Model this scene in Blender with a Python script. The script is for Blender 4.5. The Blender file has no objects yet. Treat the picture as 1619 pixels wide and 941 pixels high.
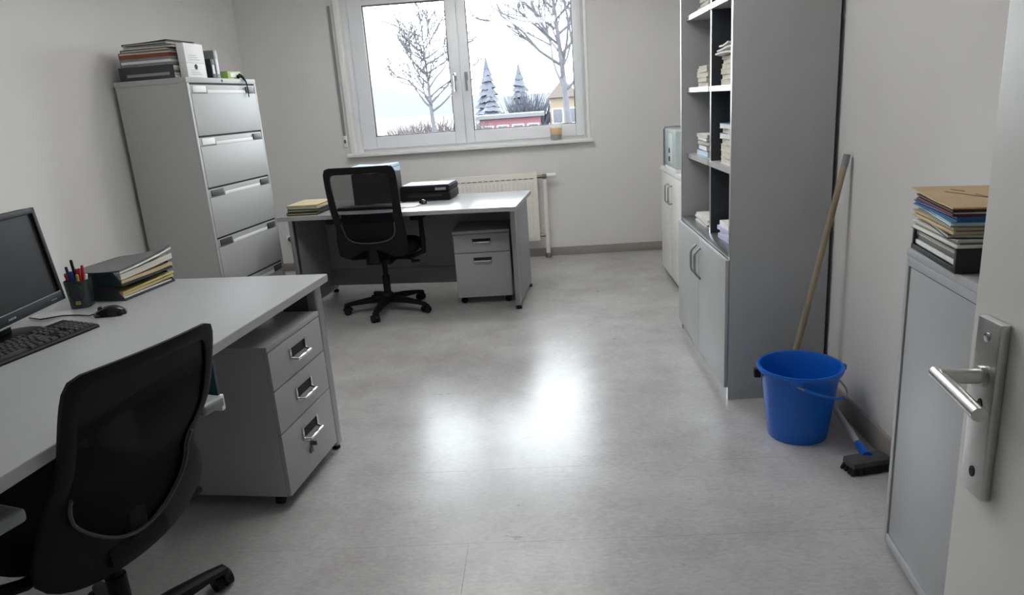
import bpy, bmesh, math, random
from mathutils import Vector, Matrix
random.seed(7)
S = bpy.context.scene
COL = S.collection
R = math.radians
PI = math.pi

# ------------------------------------------------------------------ camera
CAM_H = 1.40
cam = bpy.data.cameras.new('camera')
cam.sensor_fit = 'HORIZONTAL'; cam.sensor_width = 36.0
cam.lens = 1120.0 / 1619.0 * 36.0
cam.clip_start = 0.02; cam.clip_end = 2000
cam_ob = bpy.data.objects.new('camera', cam)
COL.objects.link(cam_ob)
_dn = Vector((285.5, 4029.5, 1120.0)).normalized()          # world down in image axes (x right, y down, z forward)
_hy = 156.326 - 470.5
_fw = Vector((850.0 - 809.5, _hy, 1120.0)).normalized()      # room depth axis in image axes
_rt = _dn.cross(_fw).normalized()
_up = -_dn
W = Matrix((_rt, _fw, _up))                                  # image axes -> room axes
cr, cu, cb = W @ Vector((1, 0, 0)), W @ Vector((0, -1, 0)), W @ Vector((0, 0, -1))
cam_ob.matrix_world = Matrix(((cr.x, cu.x, cb.x, 0), (cr.y, cu.y, cb.y, 0), (cr.z, cu.z, cb.z, CAM_H), (0, 0, 0, 1)))
S.camera = cam_ob

# ------------------------------------------------------------------ world, light, exposure
SKY = 15.5
w = bpy.data.worlds.new('overcast_sky'); S.world = w; w.use_nodes = True
nt = w.node_tree; nt.nodes.clear()
_o = nt.nodes.new('ShaderNodeOutputWorld'); _b = nt.nodes.new('ShaderNodeBackground')
_b.inputs[0].default_value = (0.89, 0.95, 1.0, 1); _b.inputs[1].default_value = SKY
nt.links.new(_b.outputs[0], _o.inputs[0])
pl = bpy.data.lights.new('window_portal', 'AREA'); pl.shape = 'RECTANGLE'; pl.size = 2.1; pl.size_y = 1.35
pl.cycles.is_portal = True
plo = bpy.data.objects.new('window_portal', pl); COL.objects.link(plo)
plo.location = (-0.62, 6.66, 1.72); plo.rotation_euler = (R(-90), 0, 0)
S.view_settings.view_transform = 'Standard'; S.view_settings.look = 'None'
S.view_settings.gamma = 1.0; S.view_settings.use_curve_mapping = False
S.view_settings.exposure = 0.0
S.cycles.max_bounces = 12; S.cycles.diffuse_bounces = 8; S.cycles.glossy_bounces = 4
S.cycles.transparent_max_bounces = 12; S.cycles.use_denoising = True
S.cycles.sample_clamp_indirect = 8.0; S.cycles.caustics_reflective = False; S.cycles.caustics_refractive = False

# ------------------------------------------------------------------ helpers
class MB:
    def __init__(s): s.bm = bmesh.new()
    def box(s, x0, x1, y0, y1, z0, z1, b=0.0, seg=2):
        bm = s.bm
        x0, x1 = min(x0, x1), max(x0, x1); y0, y1 = min(y0, y1), max(y0, y1); z0, z1 = min(z0, z1), max(z0, z1)
        v = [bm.verts.new(p) for p in ((x0,y0,z0),(x1,y0,z0),(x1,y1,z0),(x0,y1,z0),(x0,y0,z1),(x1,y0,z1),(x1,y1,z1),(x0,y1,z1))]
        fs = [bm.faces.new([v[i] for i in q]) for q in ((3,2,1,0),(4,5,6,7),(0,1,5,4),(1,2,6,5),(2,3,7,6),(3,0,4,7))]
        if b > 0:
            es = list({e for f in fs for e in f.edges})
            bmesh.ops.bevel(bm, geom=es, offset=b, segments=seg, profile=0.6, affect='EDGES', clamp_overlap=True)
        return s
    def loft(s, rings, cap=True, closed=False):
        bm = s.bm
        vs = [[bm.verts.new(p) for p in r] for r in rings]
        n = len(rings[0]); m = len(rings)
        for i in range(m if closed else m - 1):
            a, b = vs[i], vs[(i + 1) % m]
            for k in range(n):
                bm.faces.new((a[k], a[(k+1) % n], b[(k+1) % n], b[k]))
        if cap and not closed:
            bm.faces.new(vs[0][::-1]); bm.faces.new(vs[-1])
        return s
    def cyl(s, p0, p1, r0, r1=None, n=16):
        return s.tube([p0, p1], None, n, radii=[r0, r0 if r1 is None else r1])
    def tube(s, pts, r, n=8, closed=False, radii=None, flat=1.0, ref=None):
        P = [Vector(p) for p in pts]; m = len(P)
        rad = radii or [r] * m
        rings = []; prev = None
        for i in range(m):
            if closed: t = P[(i+1) % m] - P[i-1]
            else: t = P[min(i+1, m-1)] - P[max(i-1, 0)]
            if t.length < 1e-9: t = Vector((0,0,1))
            t.normalize()
            if ref is not None: a = Vector(ref)
            elif prev is None: a = Vector((0,0,1)) if abs(t.z) < 0.9 else Vector((1,0,0))
            else: a = prev
            a = (a - t * a.dot(t))
            if a.length < 1e-6: a = t.orthogonal()
            a.normalize(); prev = a
            b = t.cross(a)
            rings.append([P[i] + (a * math.cos(2*PI*k/n) * flat + b * math.sin(2*PI*k/n)) * rad[i] for k in range(n)])
        return s.loft(rings, True, closed)
    def lathe(s, prof, c=(0,0,0), n=32, sx=1.0, sy=1.0):
        rings = [[(c[0] + r*sx*math.cos(2*PI*k/n), c[1] + r*sy*math.sin(2*PI*k/n), c[2] + z) for k in range(n)] for r, z in prof]
        return s.loft(rings, True)
    def prism(s, poly, h0, h1, axis='z', b=0.0):
        def mk(u, v, h): return (u, v, h) if axis == 'z' else (u, h, v) if axis == 'y' else (h, u, v)
        s.loft([[mk(u, v, h0) for u, v in poly], [mk(u, v, h1) for u, v in poly]])
        return s
    def sheet(s, fn, nu, nv, th):
        # curved sheet: fn(u,v) for u,v in 0..1 -> point, given a thickness along z
        bm = s.bm
        T = [[bm.verts.new(Vector(fn(i/nu, j/nv)) + Vector((0,0,th))) for j in range(nv+1)] for i in range(nu+1)]
        B = [[bm.verts.new(fn(i/nu, j/nv)) for j in range(nv+1)] for i in range(nu+1)]
        for i in range(nu):
            for j in range(nv):
                bm.faces.new((T[i][j], T[i+1][j], T[i+1][j+1], T[i][j+1]))
                bm.faces.new((B[i][j], B[i][j+1], B[i+1][j+1], B[i+1][j]))
        for i in range(nu):
            bm.faces.new((B[i][0], B[i+1][0], T[i+1][0], T[i][0])); bm.faces.new((T[i][nv], T[i+1][nv], B[i+1][nv], B[i][nv]))
        for j in range(nv):
            bm.faces.new((T[0][j], T[0][j+1], B[0][j+1], B[0][j])); bm.faces.new((B[nu][j], B[nu][j+1], T[nu][j+1], T[nu][j]))
        return s
    def xf(s, M):
        bmesh.ops.transform(s.bm, matrix=M, verts=s.bm.verts); return s
    def build(s, name, mat, parent=None, smooth=True, ang=35):
        bmesh.ops.recalc_face_normals(s.bm, faces=s.bm.faces)
        me = bpy.data.meshes.new(name); s.bm.to_mesh(me); s.bm.free()
        if smooth:
            for p in me.polygons: p.use_smooth = True
            me.set_sharp_from_angle(angle=R(ang))
        me.materials.append(M[mat] if isinstance(mat, str) else mat)
        o = bpy.data.objects.new(name, me); COL.objects.link(o)
        if parent: o.parent = parent
        return o

def tag(o, label=None, cat=None, group=None, kind=None):
    if label: o['label'] = label
    if cat: o['category'] = cat
    if group: o['group'] = group
    if kind: o['kind'] = kind
    return o
def thing(name, label, cat, loc=(0,0,0), rz=0.0, group=None):
    o = bpy.data.objects.new(name, None); COL.objects.link(o)
    o.empty_display_size = 0.05
    o.location = loc; o.rotation_euler = (0, 0, rz)
    return tag(o, label, cat, group)
def struct(name, mb, mat, parent=None):
    o = mb.build(name, mat, parent)
    if not parent: o['kind'] = 'structure'
    return o
def instance(o, parent, loc, scale=(1,1,1), rot=(0,0,0)):
    c = o.copy(); COL.objects.link(c); c.parent = parent; c.location = loc; c.scale = scale; c.rotation_euler = rot
    return c

# ------------------------------------------------------------------ materials
M = {}
def mat(name, col, rough=0.5, metal=0.0, spec=0.5, var=0.0, vscale=8.0, bump=0.0, bscale=60.0, coat=0.0, detail=4.0, stretch=None, var2=None):
    m = bpy.data.materials.new(name); m.use_nodes = True
    n = m.node_tree; p = n.nodes['Principled BSDF']
    p.inputs['Base Color'].default_value = (*col, 1); p.inputs['Roughness'].default_value = rough
    p.inputs['Metallic'].default_value = metal; p.inputs['Specular IOR Level'].default_value = spec
    p.inputs['Coat Weight'].default_value = coat
    tc = n.nodes.new('ShaderNodeTexCoord'); src = tc.outputs['Object']
    if stretch:
        mp = n.nodes.new('ShaderNodeMapping'); mp.inputs['Scale'].default_value = stretch
        n.links.new(src, mp.inputs[0]); src = mp.outputs[0]
    if var > 0:
        nz = n.nodes.new('ShaderNodeTexNoise'); nz.inputs['Scale'].default_value = vscale; nz.inputs['Detail'].default_value = detail
        n.links.new(src, nz.inputs['Vector'])
        cr_ = n.nodes.new('ShaderNodeValToRGB')
        cr_.color_ramp.elements[0].position = 0.3; cr_.color_ramp.elements[1].position = 0.7
        lo = var2 or tuple(max(0, c * (1 - var)) for c in col)
        cr_.color_ramp.elements[0].color = (*lo, 1); cr_.color_ramp.elements[1].color = (*[min(1, c * (1 + var * 0.6)) for c in col], 1)
        n.links.new(nz.outputs['Fac'], cr_.inputs[0]); n.links.new(cr_.outputs[0], p.inputs['Base Color'])
    if bump > 0:
        nb = n.nodes.new('ShaderNodeTexNoise'); nb.inputs['Scale'].default_value = bscale; nb.inputs['Detail'].default_value = 3
        n.links.new(src, nb.inputs['Vector'])
        bp = n.nodes.new('ShaderNodeBump'); bp.inputs['Strength'].default_value = bump; bp.inputs['Distance'].default_value = 0.01
        n.links.new(nb.outputs['Fac'], bp.inputs['Height']); n.links.new(bp.outputs[0], p.inputs['Normal'])
    M[name] = m; return m

mat('wall_paint', (0.70, 0.695, 0.685), 0.85, spec=0.2, var=0.035, vscale=1.6, bump=0.06, bscale=120)
mat('ceiling_paint', (0.8, 0.79, 0.77), 0.9, spec=0.2)
mat('baseboard', (0.30, 0.275, 0.25), 0.55, var=0.1, vscale=3)
mat('door_paint', (0.76, 0.755, 0.73), 0.4, var=0.02, vscale=2)
mat('window_plastic', (0.80, 0.82, 0.85), 0.28, var=0.02)
mat('gasket', (0.05, 0.05, 0.055), 0.6)
mat('sill_white', (0.82, 0.82, 0.81), 0.35)
mat('radiator_white', (0.78, 0.76, 0.70), 0.35, var=0.02)
mat('brass_dark', (0.22, 0.20, 0.17), 0.4, metal=0.8)
mat('desk_top', (0.385, 0.40, 0.41), 0.30, var=0.03, vscale=30)
mat('desk_top_far', (0.36, 0.37, 0.385), 0.22, var=0.03, vscale=30)
mat('desk_edge', (0.36, 0.365, 0.37), 0.4)
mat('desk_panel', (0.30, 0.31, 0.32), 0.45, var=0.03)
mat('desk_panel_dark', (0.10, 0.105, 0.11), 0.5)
mat('cabinet_grey', (0.41, 0.42, 0.415), 0.48, var=0.03, vscale=3)
mat('pedestal_grey', (0.35, 0.362, 0.358), 0.38, var=0.03, vscale=3)
mat('shelf_grey', (0.43, 0.44, 0.445), 0.38, metal=0.0, var=0.04, vscale=4)
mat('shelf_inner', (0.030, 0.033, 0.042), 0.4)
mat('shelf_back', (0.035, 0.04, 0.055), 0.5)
mat('low_cabinet_grey', (0.42, 0.43, 0.445), 0.33, metal=0.15, var=0.03)
mat('gap_black', (0.012, 0.012, 0.013), 0.7)
mat('steel', (0.62, 0.62, 0.61), 0.28, metal=1.0, var=0.05, vscale=200, stretch=(1,1,0.05))
mat('steel_dark', (0.36, 0.37, 0.38), 0.33, metal=0.9)
mat('chrome', (0.75, 0.75, 0.76), 0.15, metal=1.0)
mat('black_plastic', (0.006, 0.006, 0.008), 0.55, spec=0.22)
mat('black_gloss', (0.01, 0.01, 0.011), 0.15)
mat('black_fabric', (0.007, 0.007, 0.009), 0.85, spec=0.2, bump=0.3, bscale=900)
mat('dark_grey_plastic', (0.06, 0.062, 0.066), 0.45)
mat('mid_grey_plastic', (0.24, 0.25, 0.26), 0.4)
mat('screen', (0.010, 0.010, 0.011), 0.5, spec=0.2)
mat('smoke_plastic', (0.035, 0.042, 0.045), 0.25)
mat('teal_dark', (0.008, 0.06, 0.075), 0.4)
mat('bucket_blue', (0.003, 0.118, 0.56), 0.32)
mat('blue_plastic', (0.01, 0.09, 0.42), 0.35)
mat('wood_stick', (0.34, 0.27, 0.19), 0.65, var=0.35, vscale=14, stretch=(1,1,0.12))
mat('pale_stick', (0.46, 0.44, 0.41), 0.5, var=0.1)
mat('bristle', (0.02, 0.02, 0.024), 0.9, bump=0.8, bscale=300)
mat('paper', (0.75, 0.745, 0.72), 0.8, var=0.08, vscale=60)
mat('paper_edge', (0.58, 0.55, 0.47), 0.85, var=0.25, vscale=90, stretch=(0.06,0.06,6))
mat('paper_blue', (0.50, 0.66, 0.76), 0.7)
mat('paper_lilac', (0.56, 0.56, 0.74), 0.8, var=0.15, vscale=90, stretch=(0.06,0.06,6))
mat('manila', (0.52, 0.38, 0.22), 0.75, var=0.12, vscale=12)
mat('manila_light', (0.60, 0.50, 0.30), 0.75, var=0.1, vscale=12)
mat('folder_yellow', (0.58, 0.48, 0.16), 0.7)
mat('folder_blue', (0.02, 0.12, 0.32), 0.5)
mat('folder_cyan', (0.06, 0.28, 0.42), 0.5)
mat('folder_maroon', (0.14, 0.035, 0.04), 0.6)
mat('folder_rust', (0.24, 0.06, 0.025), 0.6)
mat('folder_black', (0.018, 0.018, 0.02), 0.5)
mat('folder_grey', (0.10, 0.105, 0.11), 0.5)
mat('folder_teal', (0.010, 0.032, 0.038), 0.35)
mat('green_box', (0.36, 0.56, 0.16), 0.55)
mat('label_white', (0.82, 0.83, 0.83), 0.6)
mat('print_grey', (0.30, 0.31, 0.33), 0.7)
mat('print_gold', (0.35, 0.28, 0.06), 0.5)
mat('ink', (0.07, 0.05, 0.035), 0.8)
mat('pen_red', (0.45, 0.02, 0.025), 0.35)
mat('pen_blue', (0.01, 0.035, 0.22), 0.35)
mat('pen_navy', (0.008, 0.015, 0.06), 0.35)
mat('pen_yellow', (0.5, 0.36, 0.08), 0.4)
mat('machine_shell', (0.62, 0.70, 0.70), 0.25)
mat('wax_yellow', (0.85, 0.55, 0.04), 0.4)
mat('potpourri', (0.10, 0.07, 0.06), 0.9, var=0.5, vscale=60)
mat('bark', (0.052, 0.052, 0.060), 0.9, var=0.2, vscale=3)  # lightened to stand in for the haze outside
mat('conifer', (0.046, 0.050, 0.064), 0.95, var=0.35, vscale=0.6)  # foliage paled, haze is put into the colour
mat('bush_brown', (0.075, 0.063, 0.062), 0.95, var=0.3, vscale=0.7)
mat('snow', (0.10, 0.10, 0.105), 0.9, var=0.06, vscale=0.05)
mat('hill', (0.125, 0.135, 0.145), 1.0)  # distance haze worked into this pale tone
mat('red_facade', (0.105, 0.040, 0.050), 0.8)
mat('red_roof', (0.07, 0.07, 0.078), 0.8)
mat('yellow_facade', (0.115, 0.088, 0.060), 0.8)
mat('house_roof', (0.080, 0.068, 0.062), 0.9)
mat('far_glass', (0.03, 0.035, 0.045), 0.2)

def mix_transparent(name, col, rough, alpha, tint=(1,1,1), pattern=None, amp=0.12):
    m = bpy.data.materials.new(name); m.use_nodes = True
    n = m.node_tree; p = n.nodes['Principled BSDF']; out = n.nodes['Material Output']
    p.inputs['Base Color'].default_value = (*col, 1); p.inputs['Roughness'].default_value = rough
    if max(col) < 0.05: p.inputs['Specular IOR Level'].default_value = 0.12
    t = n.nodes.new('ShaderNodeBsdfTransparent'); t.inputs[0].default_value = (*tint, 1)
    mx = n.nodes.new('ShaderNodeMixShader'); mx.inputs[0].default_value = alpha
    if pattern:
        tc = n.nodes.new('ShaderNodeTexCoord'); nz = n.nodes.new('ShaderNodeTexNoise')
        nz.inputs['Scale'].default_value = pattern; n.links.new(tc.outputs['Object'], nz.inputs['Vector'])
        mr = n.nodes.new('ShaderNodeMapRange'); mr.inputs[1].default_value = 0.3; mr.inputs[2].default_value = 0.7
        mr.inputs[3].default_value = alpha - amp; mr.inputs[4].default_value = min(1, alpha + amp)
        n.links.new(nz.outputs['Fac'], mr.inputs[0]); n.links.new(mr.outputs[0], mx.inputs[0])
    n.links.new(t.outputs[0], mx.inputs[1]); n.links.new(p.outputs[0], mx.inputs[2]); n.links.new(mx.outputs[0], out.inputs[0])
    M[name] = m; return m
mix_transparent('chair_mesh', (0.008, 0.008, 0.011), 0.7, 0.66, pattern=500)
mix_transparent('chair_mesh_dense', (0.006, 0.006, 0.007), 0.65, 0.988, pattern=420, amp=0.02)
mix_transparent('wax_glow', (0.85, 0.58, 0.06), 0.4, 0.55, tint=(1.0, 0.72, 0.16))
mix_transparent('clear_glass', (0.9, 0.92, 0.92), 0.05, 0.22)
mix_transparent('machine_clear', (0.62, 0.72, 0.72), 0.15, 0.7)
def pane_mat():
    m = bpy.data.materials.new('window_glass'); m.use_nodes = True
    n = m.node_tree; n.nodes.remove(n.nodes['Principled BSDF']); out = n.nodes['Material Output']
    t = n.nodes.new('ShaderNodeBsdfTransparent'); t.inputs[0].default_value = (0.97, 0.98, 0.98, 1)
    g = n.nodes.new('ShaderNodeBsdfGlossy'); g.inputs['Roughness'].default_value = 0.02
    f = n.nodes.new('ShaderNodeFresnel'); f.inputs[0].default_value = 1.45
    mx = n.nodes.new('ShaderNodeMixShader')
    n.links.new(f.outputs[0], mx.inputs[0]); n.links.new(t.outputs[0], mx.inputs[1]); n.links.new(g.outputs[0], mx.inputs[2]); n.links.new(mx.outputs[0], out.inputs[0])
    M['window_glass'] = m
pane_mat()

def floor_mat():
    m = bpy.data.materials.new('linoleum'); m.use_nodes = True
    n = m.node_tree; p = n.nodes['Principled BSDF']; L = n.links
    tc = n.nodes.new('ShaderNodeTexCoord')
    def noise(sc, det, rough=0.5, st=None):
        z = n.nodes.new('ShaderNodeTexNoise'); z.inputs['Scale'].default_value = sc; z.inputs['Detail'].default_value = det; z.inputs['Roughness'].default_value = rough
        if st:
            mp = n.nodes.new('ShaderNodeMapping'); mp.inputs['Scale'].default_value = st
            L.new(tc.outputs['Object'], mp.inputs[0]); L.new(mp.outputs[0], z.inputs['Vector'])
        else: L.new(tc.outputs['Object'], z.inputs['Vector'])
        return z
    def ramp(src, p0, c0, p1, c1):
        r = n.nodes.new('ShaderNodeValToRGB'); e = r.color_ramp.elements
        e[0].position = p0; e[0].color = (*c0, 1); e[1].position = p1; e[1].color = (*c1, 1)
        L.new(src.outputs['Fac'], r.inputs[0]); return r
    def mult(a, b, fac=1.0):
        x = n.nodes.new('ShaderNodeMix'); x.data_type = 'RGBA'; x.blend_type = 'MULTIPLY'; x.inputs[0].default_value = fac
        L.new(a.outputs[0] if 'Color' in a.outputs or len(a.outputs) < 3 else a.outputs[2], x.inputs[6]); L.new(b.outputs[0], x.inputs[7]); return x
    base = ramp(noise(2.4, 6, 0.66), 0.3, (0.360, 0.350, 0.343), 0.7, (0.495, 0.493, 0.496))
    fine = ramp(noise(38, 6, 0.75, (1, 2.2, 1)), 0.35, (0.86, 0.86, 0.86), 0.65, (1.05, 1.05, 1.05))
    scuff = ramp(noise(4.5, 10, 0.78, (1, 1.9, 1)), 0.335, (0.38, 0.36, 0.34), 0.362, (1, 1, 1))
    c1 = mult(base, fine); 
    x = n.nodes.new('ShaderNodeMix'); x.data_type = 'RGBA'; x.blend_type = 'MULTIPLY'; x.inputs[0].default_value = 0.75
    L.new(c1.outputs[2], x.inputs[6]); L.new(scuff.outputs[0], x.inputs[7])
    L.new(x.outputs[2], p.inputs['Base Color'])
    rr = n.nodes.new('ShaderNodeMapRange'); rr.inputs[1].default_value = 0.3; rr.inputs[2].default_value = 0.7; rr.inputs[3].default_value = 0.225; rr.inputs[4].default_value = 0.275
    L.new(noise(26, 6, 0.7).outputs['Fac'], rr.inputs[0]); L.new(rr.outputs[0], p.inputs['Roughness'])
    p.inputs['Specular IOR Level'].default_value = 0.45
    bp = n.nodes.new('ShaderNodeBump'); bp.inputs['Strength'].default_value = 0.08; bp.inputs['Distance'].default_value = 0.004
    L.new(noise(55, 5, 0.7).outputs['Fac'], bp.inputs['Height']); L.new(bp.outputs[0], p.inputs['Normal'])
    M['linoleum'] = m
floor_mat()

# ------------------------------------------------------------------ the room
XL, XR, YB, YF, ZC = -2.56, 1.245, 6.42, -0.06, 2.75
WX0, WX1, WZ0, WZ1 = -1.69, 0.435, 1.02, 2.42
fl = struct('floor', MB().box(XL-0.2, XR+0.2, YF-2.4, YB+0.3, -0.12, -0.003), 'gap_black')
g = 0.0004
def sheet_piece(x0, x1, y0, y1):
    MB().box(x0+g, x1-g, y0+g, y1-g, -0.003, 0.0).build('floor_sheet', 'linoleum', fl)
sheet_piece(XL, XR, 2.512, YB); sheet_piece(XL, XR, 2.031, 2.512)
sheet_piece(XL, -0.31, YF-2.2, 2.031); sheet_piece(-0.31, XR, YF-2.2, 2.031)
struct('ceiling', MB().box(XL-0.2, XR+0.2, YF-2.4, YB+0.3, ZC, ZC+0.15), 'ceiling_paint')
struct('wall_left', MB().box(XL-0.2, XL, YF-0.14, YB+0.3, 0, ZC), 'wall_paint')
struct('wall_right', MB().box(XR, XR+0.2, YF-0.14, YB+0.3, 0, ZC), 'wall_paint')
wb = MB()
wb.box(XL, WX0, YB, YB+0.30, 0, ZC); wb.box(WX1, XR, YB, YB+0.30, 0, ZC)
wb.box(WX0, WX1, YB, YB+0.30, 0, WZ0); wb.box(WX0, WX1, YB, YB+0.30, WZ1, ZC)
struct('wall_back', wb, 'wall_paint')
wf = MB()
wf.box(XL, -0.46, YF-0.14, YF, 0, ZC); wf.box(0.60, XR, YF-0.14, YF, 0, ZC); wf.box(-0.46, 0.60, YF-0.14, YF, 2.06, ZC)
struct('wall_front', wf, 'wall_paint')
wc = MB()
wc.box(XL-0.2, XR+0.2, YF-2.4, YF-2.2, 0, ZC); wc.box(XL-0.2, XL, YF-2.2, YF-0.14, 0, ZC); wc.box(XR, XR+0.2, YF-2.2, YF-0.14, 0, ZC)
struct('wall_corridor', wc, 'wall_paint')
def bboard(x0, x1, y0, y1): return MB().box(x0, x1, y0, y1, 0, 0.075, 0.004)
struct('baseboard_back', bboard(XL, XR, YB-0.014, YB), 'baseboard')
struct('baseboard_left', bboard(XL, XL+0.014, YF, YB-0.014), 'baseboard')
struct('baseboard_right', MB().box(XR-0.016, XR, YF, YB-0.014, 0, 0.095, 0.004), 'baseboard')

# window
fy0, fy1 = YB+0.11, YB+0.18
win = thing('window_1', None, None); win['kind'] = 'structure'
def frame_box(mb, x0, x1, z0, z1, wl, wr, wb_, wt, y0, y1, b=0.006):
    mb.box(x0, x0+wl, y0, y1, z0, z1, b); mb.box(x1-wr, x1, y0, y1, z0, z1, b)
    mb.box(x0+wl, x1-wr, y0, y1, z0, z0+wb_, b); mb.box(x0+wl, x1-wr, y0, y1, z1-wt, z1, b)
    return mb
frame_box(MB(), WX0, WX1, WZ0, WZ1, 0.09, 0.045, 0.05, 0.06, fy0, fy1).build('window_frame', 'window_plastic', win)
def sash(x0, x1, gx0, gx1, hx):
    z0, z1, gz0, gz1 = 1.062, 2.37, 1.168, 2.275
    sa = frame_box(MB(), x0, x1, z0, z1, gx0-x0, x1-gx1, gz0-z0, z1-gz1, fy0-0.022, fy1-0.01, 0.008).build('window_sash', 'window_plastic', win)
    frame_box(MB(), gx0-0.002, gx1+0.002, gz0-0.002, gz1+0.002, 0.009, 0.009, 0.009, 0.009, fy0-0.004, fy0+0.03, 0).build('gasket', 'gasket', sa)
    MB().box(gx0, gx1, fy0+0.012, fy0+0.016, gz0, gz1).build('pane', 'window_glass', sa)
    h = MB().box(hx-0.014, hx+0.014, fy0-0.034, fy0-0.021, 1.60, 1.67, 0.004)
    h.cyl((hx, fy0-0.034, 1.635), (hx, fy0-0.065, 1.635), 0.008)
    h.tube([(hx, fy0-0.062, 1.645), (hx, fy0-0.066, 1.60), (hx, fy0-0.064, 1.51)], 0.010, 8)
    h.build('window_handle', 'chrome' if hx < -0.66 else 'mid_grey_plastic', sa)
sash(-1.60, -0.662, -1.475, -0.755, -0.715)
sash(-0.658, 0.405, -0.583, 0.330, -0.615)
struct('trim_1', MB().box(WX0-0.03, WX1+0.03, YB-0.055, YB+0.125, WZ0-0.012, WZ0+0.018, 0.005), 'sill_white')
# white round-edged guide at the left reveal, lit right reveal drawn as a thin white strip
struct('trim_2', MB().box(WX0-0.012, WX0+0.045, YB-0.016, YB+0.11, WZ0+0.018, WZ1+0.05, 0.014, 3), 'sill_white')
struct('lit_reveal_strip', MB().box(WX1-0.016, WX1+0.012, YB-0.010, YB+0.11, WZ0+0.018, WZ1+0.05, 0.006), 'sill_white')
st = thing('shutter_strap', 'grey roller shutter strap with small white winder on wall beside window', 'strap', (-1.735, YB, 0))
MB().box(-0.012, 0.012, -0.010, -0.004, 1.20, 2.28).build('strap_band', 'mid_grey_plastic', st)
MB().box(-0.012, 0.016, -0.020, 0.0, 1.10, 1.20, 0.004).build('strap_winder', 'label_white', st)
MB().box(-0.006, 0.010, -0.021, -0.019, 1.135, 1.165).build('strap_slot', 'dark_grey_plastic', st)

# door leaf, opened into the room on the right of the camera
dr = thing('door_1', None, None); dr['kind'] = 'structure'
DX, DY = 0.514, 0.842
MB().box(DX, DX+0.042, YF+0.01, DY, 0.008, 2.02, 0.003).build('door_leaf', 'door_paint', dr)
hd = MB().box(DX-0.012, DX, 0.771, 0.815, 0.898, 1.121, 0.003).build('door_plate', 'steel', dr)
def ring_hole(nm, y, z, ry, rz_):
    mb = MB(); mb.lathe([(1, 0), (1, 0.0008)], n=16); mb.xf(Matrix.Translation((DX-0.0120, y, z)) @ Matrix.Rotation(-PI/2, 4, 'Y') @ Matrix.Diagonal((rz_, ry, 1, 1)))
    mb.build(nm, 'gap_black', hd)
sc = MB(); sc.lathe([(0.0055, 0), (0.0055, 0.0012), (0.003, 0.0016)], n=14); sc.xf(Matrix.Translation((DX-0.0120, 0.793, 1.100)) @ Matrix.Rotation(-PI/2, 4, 'Y')); sc.build('screw', 'chrome', hd)
ring_hole('screw_hole', 0.793, 0.928, 0.005, 0.007)
ring_hole('keyhole', 0.793, 1.010, 0.0055, 0.014)
lv = MB()
lv.cyl((DX-0.012, 0.793, 1.052), (DX-0.018, 0.793, 1.052), 0.0125, n=20)
lv.cyl((DX-0.016, 0.793, 1.052), (DX-0.058, 0.799, 1.052), 0.0090, n=20)
lv.cyl((DX-0.056, 0.812, 1.052), (DX-0.066, 0.706, 1.046), 0.0082, n=20)
lv.build('door_lever', 'steel', dr)
struct('trim_4', MB().box(-0.48, -0.40, YF-0.16, YF+0.015, 0, 2.08, 0.004).box(0.575, 0.64, YF-0.16, YF+0.0, 0, 2.08, 0.004).box(-0.40, 0.575, YF-0.16, YF+0.015, 2.03, 2.10, 0.004), 'door_paint')

# ------------------------------------------------------------------ added fill lamps, unseen above the frame, to brighten the room
def emit_mat(name, col, strength):
    m = bpy.data.materials.new(name); m.use_nodes = True; p = m.node_tree.nodes['Principled BSDF']
    p.inputs['Base Color'].default_value = (0.8, 0.8, 0.8, 1)
    p.inputs['Emission Color'].default_value = (*col, 1); p.inputs['Emission Strength'].default_value = strength
    M[name] = m
FILL_LEVEL = 10.5
emit_mat('fill_diffuser', (1.0, 0.99, 0.98), FILL_LEVEL)
for i, (lx_, ly_) in enumerate(((-0.45, 2.7), (-0.45, 5.0))):
    t = thing('fill_lamp', ('added pendant fill lamp above the middle of the room', 'added pendant fill lamp nearest the window')[i], 'lamp', (lx_, ly_, 2.42), 0, 'added fill lamps out of view')
    MB().box(-0.75, 0.75, -0.16, 0.16, 0.0, 0.04, 0.006).build('diffuser', 'fill_diffuser', t)
    MB().box(-0.765, -0.75, -0.17, 0.17, -0.005, 0.05).build('end_cap', 'sill_white', t)
    MB().box(0.75, 0.765, -0.17, 0.17, -0.005, 0.05).build('end_cap', 'sill_white', t)
    for x in (-0.6, 0.6): MB().cyl((x, 0, 0.04), (x, 0, ZC-2.42), 0.003, n=6).build('suspension_wire', 'steel_dark', t)

# ------------------------------------------------------------------ radiator
ra = thing('radiator', 'cream panel radiator with fluted front below the window sill', 'radiator', (-0.475, YB, 0))
rx = 0.43
MB().box(-rx, rx, -0.105, -0.045, 0.165, 0.775, 0.008).build('radiator_body', 'radiator_white', ra)
for i in range(24):
    x = -rx+0.03+i*(2*rx-0.06)/23
    q = MB().box(x-0.011, x+0.011, -0.112, -0.10, 0.195, 0.700, 0.005).build('flute', 'radiator_white', ra) if i == 0 else None
    if i == 0: f0 = q; fx = x
    else: instance(f0, ra, (x-fx, 0, 0))
for i in range(16):
    x = -rx+0.05+i*(2*rx-0.10)/15
    if i == 0: s0 = MB().box(x-0.017, x+0.017, -0.1075, -0.104, 0.722, 0.728).build('vent_slot', 'brass_dark', ra); sx_ = x
    else: instance(s0, ra, (x-sx_, 0, 0))
vb = MB(); vb.cyl((rx, -0.075, 0.735), (rx+0.05, -0.075, 0.735), 0.014); vb.box(rx+0.045, rx+0.085, -0.10, -0.05, 0.715, 0.755, 0.008)
vb.build('valve', 'brass_dark', ra)
MB().cyl((rx+0.085, -0.075, 0.742), (rx+0.165, -0.075, 0.742), 0.019, 0.017).build('thermostat_head', 'label_white', ra)
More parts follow.
